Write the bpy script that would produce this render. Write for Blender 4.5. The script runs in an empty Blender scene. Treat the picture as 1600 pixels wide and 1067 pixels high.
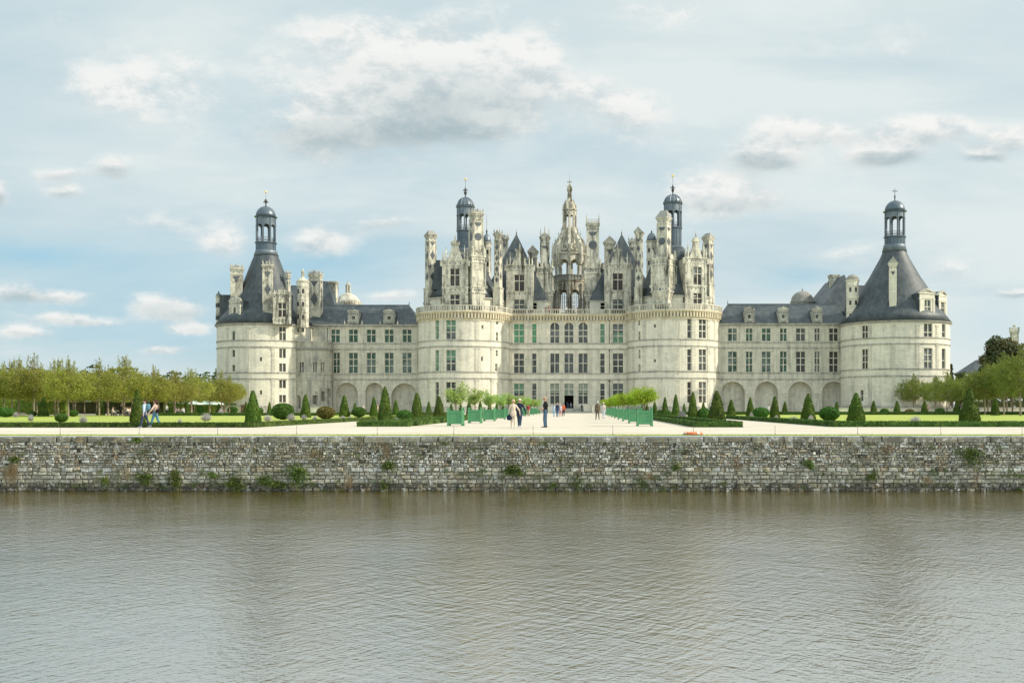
import bpy, bmesh, math, random
import numpy as np
from mathutils import Vector, Matrix
R = math.radians
sc = bpy.context.scene
col = sc.collection
rnd = random.Random(7)
F = 1556.0; HX = 911.0; HY = 636.5; CAMZ = 1.18
# the survey: a point seen at photo pixel (px,py) at distance y from the camera bank
def WX(px, Y): return (px-HX)/F*Y
def WZ(py, Y): return (HY-py)/F*Y+CAMZ
def GY(py): return F*CAMZ/(py-HY)          # distance of a ground point seen at row py
WATER = -2.28

class MB:
    """collects faces; build() links ONE mesh object"""
    def __init__(s): s.v=[]; s.f=[]; s.uv=[]; s.mi=[]; s.M=Matrix(); s.m=0; s.colr=[]; s.c=None; s.sm=[]; s.smooth=False
    def add(s, vs, fs, uvs=None):
        o=len(s.v); M=s.M
        for p in vs: s.v.append((M@Vector(p))[:])
        for i,f in enumerate(fs):
            s.f.append([o+k for k in f]); s.mi.append(s.m); s.sm.append(s.smooth)
            s.uv.append(uvs[i] if uvs else None); s.colr.append(s.c)
    def box(s, x0,x1,y0,y1,z0,z1):
        s.add([(x0,y0,z0),(x1,y0,z0),(x1,y1,z0),(x0,y1,z0),(x0,y0,z1),(x1,y0,z1),(x1,y1,z1),(x0,y1,z1)],
              [(0,3,2,1),(4,5,6,7),(0,1,5,4),(1,2,6,5),(2,3,7,6),(3,0,4,7)])
    def cbox(s, cx,cy,z0, sx,sy,h, rot=0):
        M0=s.M; s.M=M0@Matrix.Translation((cx,cy,0))@Matrix.Rotation(rot,4,'Z')
        s.box(-sx/2,sx/2,-sy/2,sy/2,z0,z0+h); s.M=M0
    def prism(s, poly, y0, y1):
        """poly in (x,z) counter-clockwise seen from -y, extruded in y"""
        n=len(poly)
        vs=[(x,y0,z) for x,z in poly]+[(x,y1,z) for x,z in poly]
        fs=[tuple(range(n)), tuple(range(2*n-1,n-1,-1))]+[(i,n+i,n+(i+1)%n,(i+1)%n) for i in range(n)]
        s.add(vs,fs)
    def lathe(s, prof, cx=0, cy=0, n=24, a0=0.0, a1=2*math.pi, cap=True):
        full=abs(a1-a0-2*math.pi)<1e-6; m=n if full else n+1
        vs=[]; 
        for r,z in prof:
            for i in range(m):
                a=a0+(a1-a0)*i/n; vs.append((cx+r*math.sin(a), cy-r*math.cos(a), z))
        fs=[];uv=[]
        L=0
        for j in range(len(prof)-1):
            r0,z0=prof[j]; r1,z1=prof[j+1]; d=math.hypot(r1-r0,z1-z0); rr=max(r0,r1)
            for i in range(n):
                k=(i+1)%m if full else i+1
                fs.append((j*m+i,j*m+k,(j+1)*m+k,(j+1)*m+i))
                ua=rr*(a1-a0)*i/n; ub=rr*(a1-a0)*(i+1)/n
                uv.append([(ua,L),(ub,L),(ub,L+d),(ua,L+d)])
            L+=d
        if cap and full:
            if prof[-1][0]>1e-4: fs.append(tuple((len(prof)-1)*m+i for i in range(m))); uv.append(None)
            if prof[0][0]>1e-4: fs.append(tuple(i for i in range(m-1,-1,-1))); uv.append(None)
        s.add(vs,fs,uv)
    def tube(s, pts, rads, n=6, cap=True):
        vs=[]; P=[Vector(p) for p in pts]
        for i,p in enumerate(P):
            t=(P[min(i+1,len(P)-1)]-P[max(i-1,0)]).normalized()
            a=t.cross(Vector((0,0,1)))
            if a.length<.05: a=t.cross(Vector((1,0,0)))
            a.normalize(); b=t.cross(a)
            for k in range(n):
                w=2*math.pi*k/n; q=p+(a*math.cos(w)+b*math.sin(w))*rads[i]; vs.append(q[:])
        fs=[(i*n+k,i*n+(k+1)%n,(i+1)*n+(k+1)%n,(i+1)*n+k) for i in range(len(P)-1) for k in range(n)]
        if cap: fs+= [tuple(range(n-1,-1,-1)), tuple((len(P)-1)*n+k for k in range(n))]
        s.add(vs,fs)
    def pyramid(s, x0,x1,y0,y1,z0, ax0,ax1,ay0,ay1,z1):
        s.add([(x0,y0,z0),(x1,y0,z0),(x1,y1,z0),(x0,y1,z0),(ax0,ay0,z1),(ax1,ay0,z1),(ax1,ay1,z1),(ax0,ay1,z1)],
              [(0,3,2,1),(4,5,6,7),(0,1,5,4),(1,2,6,5),(2,3,7,6),(3,0,4,7)])
    def build(s, name, mat, parent=None, at=None):
        me=bpy.data.meshes.new(name)
        off=Vector((0,0,0))
        if parent is not None: off=wpos(parent)
        if at is not None: off=Vector(at)
        V=np.array(s.v,dtype=float).reshape(-1,3)-np.array(off[:])
        me.from_pydata(V.tolist(),[],s.f)
        mats=mat if isinstance(mat,(list,tuple)) else [mat]
        for m in mats: me.materials.append(m)
        if len(mats)>1: me.polygons.foreach_set('material_index', s.mi)
        me.polygons.foreach_set('use_smooth', s.sm)
        uvl=me.uv_layers.new(name='UVMap')
        W=np.array(s.v,dtype=float).reshape(-1,3)
        data=np.zeros((len(me.loops),2)); li=0
        for fi,f in enumerate(s.f):
            u=s.uv[fi]; n=len(f)
            if u is None:
                p=W[f]; nn=np.cross(p[1]-p[0],p[2]-p[0]) if n>2 else np.array((0,0,1.))
                ax=abs(nn)
                if ax[2]>=ax[0] and ax[2]>=ax[1]: q=p[:,[0,1]]
                elif ax[1]>=ax[0]: q=p[:,[0,2]]
                else: q=p[:,[1,2]]
                data[li:li+n]=q
            else: data[li:li+n]=np.array(u)
            li+=n
        uvl.data.foreach_set('uv', data.ravel())
        if any(c is not None for c in s.colr):
            at_=me.color_attributes.new(name='Col',type='FLOAT_COLOR',domain='CORNER')
            arr=np.ones((len(me.loops),4)); li=0
            for fi,f in enumerate(s.f):
                c=s.colr[fi] or (1,1,1); arr[li:li+len(f),:3]=c; li+=len(f)
            at_.data.foreach_set('color',arr.ravel())
        me.update()
        o=bpy.data.objects.new(name,me); col.objects.link(o)
        if parent is not None: o.parent=parent
        elif at is not None: o.location=off
        return o
def wpos(o):
    p=Vector(o.location)
    while o.parent is not None: o=o.parent; p=p+Vector(o.location)
    return p
def tag(o,label=None,cat=None,group=None,kind=None):
    if label: o['label']=label
    if cat: o['category']=cat
    if group: o['group']=group
    if kind: o['kind']=kind
    return o
def empty(name,loc,label,cat,group=None,rz=0):
    o=bpy.data.objects.new(name,None); col.objects.link(o); o.location=loc; o.rotation_euler=(0,0,rz)
    o.empty_display_size=.3
    return tag(o,label,cat,group)
kids={}
def copy_tree(o,parent=None):
    c=o.copy(); col.objects.link(c); c.parent=parent
    for ch in list(o.children): copy_tree(ch,c)
    return c
ORD=['first','second','third','fourth','fifth','sixth','seventh','eighth','ninth','tenth','eleventh','twelfth','thirteenth','fourteenth','fifteenth','sixteenth','seventeenth','eighteenth','nineteenth','twentieth']
def ordn(i):
    if i<20: return ORD[i]
    t={2:'twenty',3:'thirty',4:'forty',5:'fifty'}[(i+1)//10]
    u=(i+1)%10
    return (t+'-'+ORD[u-1]) if u else {'twenty':'twentieth','thirty':'thirtieth','forty':'fortieth','fifty':'fiftieth'}[t]

# ---------------------------------------------------------------- materials
class NT:
    def __init__(s,name):
        s.mat=bpy.data.materials.new(name); s.mat.use_nodes=True; s.t=s.mat.node_tree; s.t.nodes.clear()
        s.out=s.n('ShaderNodeOutputMaterial'); s.b=s.n('ShaderNodeBsdfPrincipled'); s.l(s.b.outputs[0],s.out.inputs[0])
    def n(s,t,**k):
        x=s.t.nodes.new(t)
        for a,v in k.items(): setattr(x,a,v)
        return x
    def l(s,a,b): s.t.links.new(a,b)
    def set(s,node,key,v):
        if hasattr(v,'is_output') or isinstance(v,bpy.types.NodeSocket): s.l(v,node.inputs[key])
        else:
            if isinstance(v,tuple) and len(v)==3: v=v+(1,)
            node.inputs[key].default_value=v
    def coord(s,kind='Object',scale=(1,1,1),loc=(0,0,0)):
        c=s.n('ShaderNodeTexCoord'); m=s.n('ShaderNodeMapping'); m.inputs['Scale'].default_value=scale; m.inputs['Location'].default_value=loc
        s.l(c.outputs[kind],m.inputs[0]); return m.outputs[0]
    def wcoord(s,scale=(1,1,1)):
        c=s.n('ShaderNodeNewGeometry'); m=s.n('ShaderNodeMapping'); m.inputs['Scale'].default_value=scale
        s.l(c.outputs['Position'],m.inputs[0]); return m.outputs[0]
    def noise(s,vec,scale,detail=4,rough=.6,lo=.35,hi=.65,dist=0):
        x=s.n('ShaderNodeTexNoise'); x.inputs['Scale'].default_value=scale; x.inputs['Detail'].default_value=detail; x.inputs['Roughness'].default_value=rough; x.inputs['Distortion'].default_value=dist
        s.l(vec,x.inputs['Vector'])
        r=s.n('ShaderNodeMapRange'); r.inputs[1].default_value=lo; r.inputs[2].default_value=hi; s.l(x.outputs[0],r.inputs[0]); return r.outputs[0]
    def mix(s,a,b,f,mode='MIX'):
        m=s.n('ShaderNodeMix',data_type='RGBA',blend_type=mode); m.clamp_factor=True
        for k,v in ((6,a),(7,b)):
            if isinstance(v,tuple): m.inputs[k].default_value=v[:3]+(1,)
            else: s.l(v,m.inputs[k])
        if isinstance(f,(int,float)): m.inputs[0].default_value=f
        else: s.l(f,m.inputs[0])
        return m.outputs[2]
    def math(s,op,a,b=0.0,c=None,clamp=False):
        m=s.n('ShaderNodeMath',operation=op); m.use_clamp=clamp
        for i,v in enumerate((a,b)+((c,) if c is not None else ())):
            if isinstance(v,(int,float)): m.inputs[i].default_value=v
            else: s.l(v,m.inputs[i])
        return m.outputs[0]
    def bump(s,h,strength=.3,dist=.05):
        b=s.n('ShaderNodeBump'); b.inputs['Strength'].default_value=strength; b.inputs['Distance'].default_value=dist
        s.l(h,b.inputs['Height']); s.l(b.outputs[0],s.b.inputs['Normal']); return b
    def fin(s,color,rough=.8,spec=.3,metal=0):
        s.set(s.b,'Base Color',color); s.set(s.b,'Roughness',rough); s.b.inputs['Specular IOR Level'].default_value=spec; s.b.inputs['Metallic'].default_value=metal
        return s.mat
def stone(name, c1, c2, stain, amt=.5, courses=True, bw=1.7, bh=.46):
    t=NT(name); w=t.wcoord()
    streak=t.wcoord((1.0,1.0,.13)); uv=t.coord('UV')
    big=t.noise(w,.16,5,.6,.38,.66); mid=t.noise(w,.9,5,.65,.35,.7); st=t.noise(streak,1.3,6,.7,.45,.75); fine=t.noise(w,2.6,6,.8,.40,.60)
    c=t.mix(c1,c2,mid)
    if courses:
        b=t.n('ShaderNodeTexBrick'); t.l(uv,b.inputs['Vector']); b.inputs['Scale'].default_value=1; b.inputs['Brick Width'].default_value=bw; b.inputs['Row Height'].default_value=bh
        b.inputs['Mortar Size'].default_value=.04; b.inputs['Mortar Smooth'].default_value=.3
        b.inputs['Color1'].default_value=(1,1,1,1); b.inputs['Color2'].default_value=(.84,.85,.86,1); b.inputs['Mortar'].default_value=(.68,.67,.63,1); b.inputs['Bias'].default_value=-.2
        c=t.mix(c,b.outputs[0],.75,'MULTIPLY')
    f=t.math('MULTIPLY',t.math('MULTIPLY_ADD',big,.6,.25),st)
    c=t.mix(c,stain,t.math('MULTIPLY',f,amt*2.0,clamp=True))
    c=t.mix(c,tuple(x*.62 for x in stain),t.math('MULTIPLY',t.math('MULTIPLY',fine,t.noise(w,.5,5,.7,.5,.72)),amt))
    t.bump(t.noise(w,3,6,.7,.2,.8),.25,.06)
    return t.fin(c,.9,.15)
M={}
M['stone']=stone('limestone',(.745,.705,.58),(.65,.62,.52),(.33,.325,.30),.48)
M['stone_wing']=stone('weathered_limestone',(.67,.635,.515),(.56,.535,.45),(.24,.24,.225),.7)
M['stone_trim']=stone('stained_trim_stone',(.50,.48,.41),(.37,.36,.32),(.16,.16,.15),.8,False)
M['stone_orn']=stone('carved_limestone',(.70,.67,.555),(.47,.45,.38),(.075,.072,.06),1.2,False)
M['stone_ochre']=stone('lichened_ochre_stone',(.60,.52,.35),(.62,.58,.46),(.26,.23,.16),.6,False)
M['stone_dark']=stone('blackened_stone',(.26,.255,.23),(.33,.32,.28),(.13,.13,.12),.6,False)
M['stone_stain']=stone('grey_stained_limestone',(.54,.51,.42),(.38,.37,.32),(.16,.16,.15),1.1)
M['stone_lant']=stone('gilded_brown_stone',(.62,.57,.455),(.40,.375,.31),(.07,.066,.05),1.3,False)
def slate():
    t=NT('slate'); w=t.wcoord(); uv=t.coord('UV'); s=t.wcoord((1,1,.1))
    c=t.mix((.020,.033,.043),(.055,.070,.077),t.noise(w,.45,6,.7,.35,.65))
    c=t.mix(c,(.17,.18,.165),t.math('MULTIPLY',t.noise(s,.9,6,.7,.45,.75),.5))
    b=t.n('ShaderNodeTexBrick'); t.l(uv,b.inputs['Vector']); b.inputs['Scale'].default_value=1; b.inputs['Brick Width'].default_value=.5; b.inputs['Row Height'].default_value=.33
    b.inputs['Mortar Size'].default_value=.03; b.inputs['Color1'].default_value=(1,1,1,1); b.inputs['Color2'].default_value=(.8,.82,.86,1); b.inputs['Mortar'].default_value=(.6,.6,.62,1)
    c=t.mix(c,b.outputs[0],.7,'MULTIPLY')
    c=t.mix(c,(.25,.23,.17),t.math('MULTIPLY',t.noise(w,2.2,5,.7,.58,.75),.4))
    t.bump(b.outputs['Fac'],.25,.03)
    return t.fin(c,.5,.45)
M['slate']=slate()
def simple(name,c1,c2=None,scale=2,rough=.6,spec=.3,metal=0,bump=0,lo=.35,hi=.65,wc=True):
    t=NT(name); w=t.wcoord() if wc else t.coord('Object')
    c=c1 if c2 is None else t.mix(c1,c2,t.noise(w,scale,5,.65,lo,hi))
    if bump: t.bump(t.noise(w,scale*3,4,.6,.2,.8),bump,.03)
    return t.fin(c,rough,spec,metal)
M['lead']=simple('lead_sheet',(.10,.13,.16),(.17,.20,.225),.7,.45,.5,.3)
M['lead_dark']=simple('dark_lead',(.07,.10,.125),(.11,.14,.165),.9,.38,.5,.3)
M['inlay']=simple('slate_inlay',(.06,.07,.08),(.12,.13,.14),2,.55,.4)
M['iron']=simple('dark_iron',(.03,.035,.04),(.06,.06,.06),3,.5,.4)
M['gold']=simple('gilding',(.85,.62,.2),(.9,.75,.35),3,.3,.5,.8)
M['dark']=simple('dark_interior',(.012,.012,.012),(.02,.018,.015),1,.8,.1)
M['door']=simple('brown_door',(.16,.10,.075),(.2,.13,.1),3,.6,.3)
def pane(name,ca,cb,cc,bars=(.24,.42),rough=.12,bc=(.1,.1,.09)):
    t=NT(name); w=t.wcoord(); uv=t.coord('UV')
    c=t.mix(ca,cb,t.noise(w,.8,3,.6,.4,.6)); c=t.mix(c,cc,t.noise(w,2.3,2,.5,.52,.6))
    b=t.n('ShaderNodeTexBrick'); t.l(uv,b.inputs['Vector']); b.offset=0; b.inputs['Scale'].default_value=1; b.inputs['Brick Width'].default_value=bars[0]; b.inputs['Row Height'].default_value=bars[1]
    b.inputs['Mortar Size'].default_value=.022; b.inputs['Mortar Smooth'].default_value=.4; b.inputs['Color1'].default_value=(0,0,0,1); b.inputs['Color2'].default_value=(0,0,0,1); b.inputs['Mortar'].default_value=(1,1,1,1)
    oi=t.n('ShaderNodeObjectInfo'); c=t.mix(c,(.22,.25,.25),t.math('MULTIPLY',t.math('POWER',oi.outputs['Random'],2.0),t.noise(w,.55,3,.6,.42,.6))) if cb[1]<.13 else c  # random pale tint: sky reflection painted into the pane colour
    c=t.mix(c,bc,b.outputs[0])
    return t.fin(c,rough,.28)
M['p_dark']=pane('dark_window_glass',(.010,.012,.011),(.022,.025,.022),(.05,.055,.045))
M['p_grey']=pane('grey_window_glass',(.035,.045,.045),(.07,.08,.078),(.02,.024,.022))
M['p_green']=pane('green_shuttered_glass',(.10,.22,.14),(.15,.29,.19),(.08,.16,.11),(.5,.5),.3,(.12,.2,.14))
M['p_bright']=pane('bright_green_shutter',(.07,.25,.13),(.10,.30,.17),(.06,.2,.11),(.6,.8),.35,(.3,.36,.26))
M['p_pale']=pane('pale_blind_glass',(.24,.29,.23),(.31,.34,.27),(.17,.2,.16),(.3,.34),.3,(.16,.17,.13))
M['p_brown']=pane('brown_window_glass',(.020,.012,.010),(.04,.024,.02),(.015,.012,.012),(.4,.45),.25,(.12,.1,.08))
M['p_dkgreen']=pane('dark_green_glass',(.02,.04,.028),(.03,.07,.045),(.05,.15,.1),(.3,.5),.15,(.05,.07,.05))
def gravel():
    t=NT('pale_gravel'); w=t.wcoord()
    c=t.mix((.60,.54,.45),(.50,.45,.37),t.noise(w,.35,5,.6,.35,.68)); c=t.mix(c,(.46,.40,.32),t.math('MULTIPLY',t.noise(w,9,3,.8,.55,.75),.5))
    c=t.mix(c,(.40,.35,.27),t.math('MULTIPLY',t.noise(t.wcoord((.08,1,1)),1.3,6,.7,.45,.7),.6)); c=t.mix(c,(.66,.61,.52),t.math('MULTIPLY',t.noise(t.wcoord((.5,1,1)),.25,5,.7,.5,.65),.5))
    t.bump(t.noise(w,14,3,.8,.3,.7),.4,.03); return t.fin(c,.95,.1)
M['gravel']=gravel()
def foliage(name,c1,c2,c3,scale=1.2,trans=.25,big=.4):
    t=NT(name); w=t.wcoord()
    oi=t.n('ShaderNodeObjectInfo')
    c=t.mix(c1,c2,t.noise(w,scale,3,.6,.35,.65)); c=t.mix(c,c3,t.math('MULTIPLY',t.noise(w,scale*5,2,.6,.5,.7),.7))
    hs=t.n('ShaderNodeHueSaturation'); t.l(c,hs.inputs['Color'])
    t.l(t.math('MULTIPLY_ADD',oi.outputs['Random'],.35,.82),hs.inputs['Value']); t.l(t.math('MULTIPLY_ADD',oi.outputs['Random'],.03,.485),hs.inputs['Hue'])
    t.b.inputs['Subsurface Weight'].default_value=0
    m=t.fin(hs.outputs[0],.6,.25)
    tr=t.n('ShaderNodeBsdfTranslucent'); t.l(hs.outputs[0],tr.inputs[0]); mx=t.n('ShaderNodeMixShader'); mx.inputs[0].default_value=trans
    t.l(t.b.outputs[0],mx.inputs[1]); t.l(tr.outputs[0],mx.inputs[2]); t.l(mx.outputs[0],t.out.inputs[0])
    return m
M['yew']=foliage('clipped_yew',(.035,.085,.010),(.085,.14,.016),(.21,.25,.035),1.6,.15)
M['yew_in']=simple('yew_inner',(.012,.03,.006),(.025,.05,.01),3,.9,.05)
M['box']=foliage('box_hedge',(.025,.065,.008),(.06,.12,.015),(.17,.24,.045),1.2,.12)
M['ball']=foliage('round_shrub',(.04,.12,.02),(.09,.2,.03),(.24,.36,.09),2.5,.2)
M['brownshrub']=foliage('bronze_shrub',(.15,.13,.04),(.2,.17,.05),(.25,.2,.08),1.5,.2)
M['lime']=foliage('lime_leaves',(.21,.25,.045),(.31,.32,.06),(.42,.38,.09),.3,.45)
M['limeR']=foliage('lime_leaves_right',(.12,.18,.035),(.20,.24,.045),(.32,.33,.07),.35,.45)
M['citrus']=foliage('citrus_leaves',(.24,.38,.08),(.34,.46,.12),(.55,.6,.25),2.5,.4)
M['citrusR']=foliage('bright_citrus_leaves',(.22,.36,.02),(.3,.44,.03),(.44,.5,.05),1.5,.4)
M['ivy']=foliage('ivy_hedge',(.10,.2,.03),(.2,.28,.04),(.38,.36,.05),.5,.3)
M['wood']=foliage('woodland_leaves',(.045,.075,.02),(.07,.095,.03),(.14,.12,.04),.15,.2)
M['darktree']=foliage('dark_tree_leaves',(.06,.10,.045),(.12,.12,.045),(.24,.16,.07),.12,.2)
M['lav']=foliage('lavender',(.40,.36,.40),(.52,.48,.5),(.25,.30,.16),3,.3)
M['weed']=foliage('wall_weeds',(.06,.105,.02),(.11,.175,.03),(.18,.15,.05),3,.3)
M['weeddry']=foliage('dry_weeds',(.22,.16,.08),(.30,.21,.11),(.14,.10,.05),3,.3)
M['grassb']=foliage('grass_blades',(.28,.33,.06),(.36,.38,.09),(.42,.36,.14),1.2,.3)
M['bark']=simple('bark',(.30,.25,.18),(.2,.165,.12),4,.9,.1,0,.5)
M['barkd']=simple('dark_bark',(.12,.10,.08),(.07,.06,.05),4,.9,.1,0,.5)
def lawn():
    t=NT('lawn_grass'); w=t.wcoord(); 
    c=t.mix((.26,.36,.06),(.36,.43,.09),t.noise(w,.5,5,.7,.35,.65)); c=t.mix(c,(.46,.44,.15),t.math('MULTIPLY',t.noise(t.wcoord((.25,1,1)),.22,4,.65,.42,.62),.75)); c=t.mix(c,(.17,.27,.05),t.math('MULTIPLY',t.noise(t.wcoord((.15,1,1)),.35,4,.6,.52,.7),.7))
    c=t.mix(c,(.16,.25,.05),t.math('MULTIPLY',t.noise(w,7,3,.7,.5,.7),.4)); t.bump(t.noise(w,10,3,.8,.3,.7),.5,.05); return t.fin(c,.9,.1)
M['lawn']=lawn()
M['soil']=simple('garden_soil',(.12,.09,.06),(.2,.15,.1),3,.95,.1)
def paint():
    t=NT('green_paint'); w=t.coord('Object')
    c=t.mix((.075,.27,.12),(.10,.31,.145),t.noise(w,3,4,.6,.35,.65)); c=t.mix(c,(.05,.2,.1),t.math('MULTIPLY',t.noise(t.coord('Object',(1,1,.2)),6,4,.7,.5,.75),.35)); return t.fin(c,.45,.4)
M['green']=paint()
def wallstone():
    t=NT('rubble_stone'); w=t.wcoord()
    a=t.n('ShaderNodeAttribute',attribute_name='Col')
    c=t.mix(a.outputs['Color'],(.48,.43,.31),t.noise(w,2.2,5,.7,.5,.7))
    c=t.mix(c,(.12,.115,.085),t.math('MULTIPLY',t.noise(w,6,7,.85,.47,.60),.75))
    c=t.mix(c,(.70,.71,.67),t.math('MULTIPLY',t.noise(w,3.2,7,.85,.54,.60),.8))
    c=t.mix(c,(.36,.24,.10),t.math('MULTIPLY',t.noise(w,1.3,5,.75,.56,.72),.5))
    c=t.mix(c,(.08,.10,.035),t.math('MULTIPLY',t.noise(w,.55,5,.75,.52,.70),.55))
    c=t.mix(c,(.09,.09,.065),t.math('MULTIPLY',t.noise(t.wcoord((1,1,.2)),.9,5,.7,.56,.75),.6))
    t.bump(t.noise(w,9,6,.8,.2,.8),1.0,.05)
    return t.fin(c,.95,.1)
M['rubble']=wallstone()
M['mortar']=simple('dark_mortar',(.13,.12,.09),(.24,.22,.165),5,.95,.05,0,.6)
# ---------------------------------------------------------------- wall builders
class Flat:
    def __init__(s,X,Y,rot=0): s.X=X;s.Y=Y;s.c=math.cos(rot);s.s=math.sin(rot)
    def __call__(s,u,v,d): return (s.X+u*s.c-d*s.s, s.Y+u*s.s+d*s.c, v)
    def px(s,px,py): # only for rot=0
        return (WX(px,s.Y)-s.X, WZ(py,s.Y))
    step=1e9
class Cyl:
    def __init__(s,cx,cy,r): s.cx=cx;s.cy=cy;s.r=r;s.step=r*math.pi/36
    def __call__(s,u,v,d):
        a=u/s.r; r=s.r-d; return (s.cx+r*math.sin(a), s.cy-r*math.cos(a), v)
    def px(s,px,py):
        k=(px-HX)/F; a=0
        lo,hi=-1.5,1.5
        for _ in range(50):
            a=(lo+hi)/2
            if (s.cx+s.r*math.sin(a))/(s.cy-s.r*math.cos(a))<k: lo=a
            else: hi=a
        return (a*s.r, WZ(py,s.cy-s.r*math.cos(a)))
def frange_split(vals, step):
    vals=sorted(set(round(v,4) for v in vals)); out=[vals[0]]
    for a,b in zip(vals,vals[1:]):
        n=max(1,int(math.ceil((b-a)/step-1e-6)))
        for i in range(1,n+1): out.append(a+(b-a)*i/n)
    return out
def wall(mb,P,u0,u1,v0,v1,holes=(),depth=.45):
    """holes: (u0,u1,v0,v1,arch)"""
    us=[u0,u1]; vs=[v0,v1]
    for h in holes: us+=[h[0],h[1]]; vs+=[h[2],h[3]]
    us=frange_split(us,P.step); vs=sorted(set(round(v,4) for v in vs))
    for i in range(len(us)-1):
        a,b=us[i],us[i+1]; m=(a+b)/2
        for j in range(len(vs)-1):
            c,d=vs[j],vs[j+1]; k=(c+d)/2
            if any(h[0]<m<h[1] and h[2]<k<h[3] for h in holes): continue
            mb.add([P(a,c,0),P(b,c,0),P(b,d,0),P(a,d,0)],[(0,1,2,3)],[[(a,c),(b,c),(b,d),(a,d)]])
    for h in holes:
        a,b,c,d=h[:4]; arch=len(h)>4 and h[4]; dep=h[5] if len(h)>5 else depth
        r=min((b-a)/2,d-c-.05) if arch else 0; ds=d-r if arch else d
        def q(p1,p2,p3,p4): mb.add([p1,p2,p3,p4],[(0,1,2,3)])
        q(P(a,c,0),P(a,c,dep),P(a,ds,dep),P(a,ds,0)); q(P(b,c,dep),P(b,c,0),P(b,ds,0),P(b,ds,dep))
        q(P(a,c,0),P(b,c,0),P(b,c,dep),P(a,c,dep))
        if not arch: q(P(a,d,dep),P(b,d,dep),P(b,d,0),P(a,d,0))
        else:
            m=(a+b)/2; w=(b-a)/2; n=14
            for i in range(n):
                t0=math.pi-math.pi*i/n; t1=math.pi-math.pi*(i+1)/n
                x0,z0=m+w*math.cos(t0),ds+r*math.sin(t0); x1,z1=m+w*math.cos(t1),ds+r*math.sin(t1)
                if d-max(z0,z1)>-1e-6: mb.add([P(x0,z0,0),P(x1,z1,0),P(x1,d,0),P(x0,d,0)],[(0,1,2,3)],[[(x0,z0),(x1,z1),(x1,d),(x0,d)]])
                q(P(x0,z0,dep),P(x1,z1,dep),P(x1,z1,0),P(x0,z0,0))
def strip(mb,P,u0,u1,v0,v1,out,back=.05):
    """a moulding standing proud of the wall by out"""
    us=frange_split([u0,u1],P.step)
    for i in range(len(us)-1):
        a,b=us[i],us[i+1]
        A=[P(a,v0,-out),P(b,v0,-out),P(b,v1,-out),P(a,v1,-out),P(a,v0,back),P(b,v0,back),P(b,v1,back),P(a,v1,back)]
        fs=[(0,1,2,3),(3,2,6,7),(0,4,5,1)]
        if i==0: fs.append((4,0,3,7))
        if i==len(us)-2: fs.append((1,5,6,2))
        mb.add(A,fs,[[(a,v0),(b,v0),(b,v1),(a,v1)]]+[None]*(len(fs)-1))
def window(P,parent,u0,u1,v0,v1,nx,rows,kind,arch=False,kind2=None,dep=.3,mull=None,name='window'):
    """stone cross frame as the window, glass as its pane"""
    w=u1-u0; h=v1-v0; t=min(.15,w*.13) if nx>1 else .1
    m=MB(); r=w/2 if arch else 0
    e=.06
    top=v1-(r*.02)
    def bar(a,b,c,d,o=.0): strip(m,P2,a,b,c,d,.0+o,.14)
    P2=lambda u,v,d: P(u,v,d+dep-.12); 
    class _P: step=P.step
    pp=_P(); 
    def call(u,v,d): return P(u,v,d+dep-.12)
    global _tmp
    class Q:
        step=P.step
        def __call__(s,u,v,d): return call(u,v,d)
    P2=Q()
    def hgt(u): # top of opening at u
        if not arch: return v1
        x=abs(u-(u0+u1)/2); return v1-r+math.sqrt(max(0,r*r-x*x))
    strip(m,P2,u0,u0+e,v0,v1-r,0,.14); strip(m,P2,u1-e,u1,v0,v1-r,0,.14)
    strip(m,P2,u0+e,u1-e,v0,v0+e,0,.14)
    if not arch: strip(m,P2,u0+e,u1-e,v1-e,v1,0,.14)
    for i in range(1,nx):
        c=u0+w*i/nx; strip(m,P2,c-t/2,c+t/2,v0+e,hgt(c)-(0 if arch else e),.02,.14)
    for f in rows:
        c=v0+h*f; strip(m,P2,u0+e,u1-e,c-t/2,c+t/2,.035,.14)
    fr=m.build(name,mull or M['stone'],parent)
    g=MB()
    mats=[M[kind]]
    d=dep
    us=frange_split([u0,u1],P.step if P.step<1e8 else 1e8)
    split=v0+h*.52
    def panel(z0,z1):
        for a,b in zip(us,us[1:]):
            g.add([P(a,z0,d),P(b,z0,d),P(b,z1,d),P(a,z1,d)],[(0,1,2,3)],[[(a-u0,z0-v0),(b-u0,z0-v0),(b-u0,z1-v0),(a-u0,z1-v0)]])
    if kind2:
        mats.append(M[kind2]); panel(v0,split); g.m=1; panel(split,v1)
    elif arch:
        panel(v0,v1-r); n=10; mid=(u0+u1)/2
        pts=[(mid+r*math.cos(math.pi*i/n), v1-r+r*math.sin(math.pi*i/n)) for i in range(n+1)]
        g.add([P(a,z,d) for a,z in pts],[tuple(range(n+1))],[[(a-u0,z-v0) for a,z in pts]])
    else: panel(v0,v1)
    g.build('pane',mats,fr)
    return fr

castle=empty('castle',(-2.8,212,0),'pale limestone castle with round towers, slate roofs and a crowd of tall chimneys','castle')
def finial(mb,x,y,z,h,r=None,n=8):
    r=r or h*.16
    mb.lathe([(r*.9,z),(r*.9,z+h*.1),(r*.5,z+h*.16),(r,z+h*.34),(r*.8,z+h*.46),(r*.3,z+h*.55),(r*.42,z+h*.64),(r*.2,z+h*.72),(0.01,z+h)],x,y,n)
def spike(mb,x,y,z,h,r=None):
    r=r or h*.1
    mb.lathe([(r,z),(r,z+h*.35),(r*1.3,z+h*.38),(r*.9,z+h*.45),(0.01,z+h)],x,y,6)
def statue(mb,x,y,z,h):
    mb.lathe([(h*.2,z),(h*.2,z+h*.12),(h*.12,z+h*.16),(h*.17,z+h*.4),(h*.13,z+h*.55),(h*.18,z+h*.68),(h*.07,z+h*.78),(h*.1,z+h*.88),(h*.05,z+h)],x,y,7)
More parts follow.
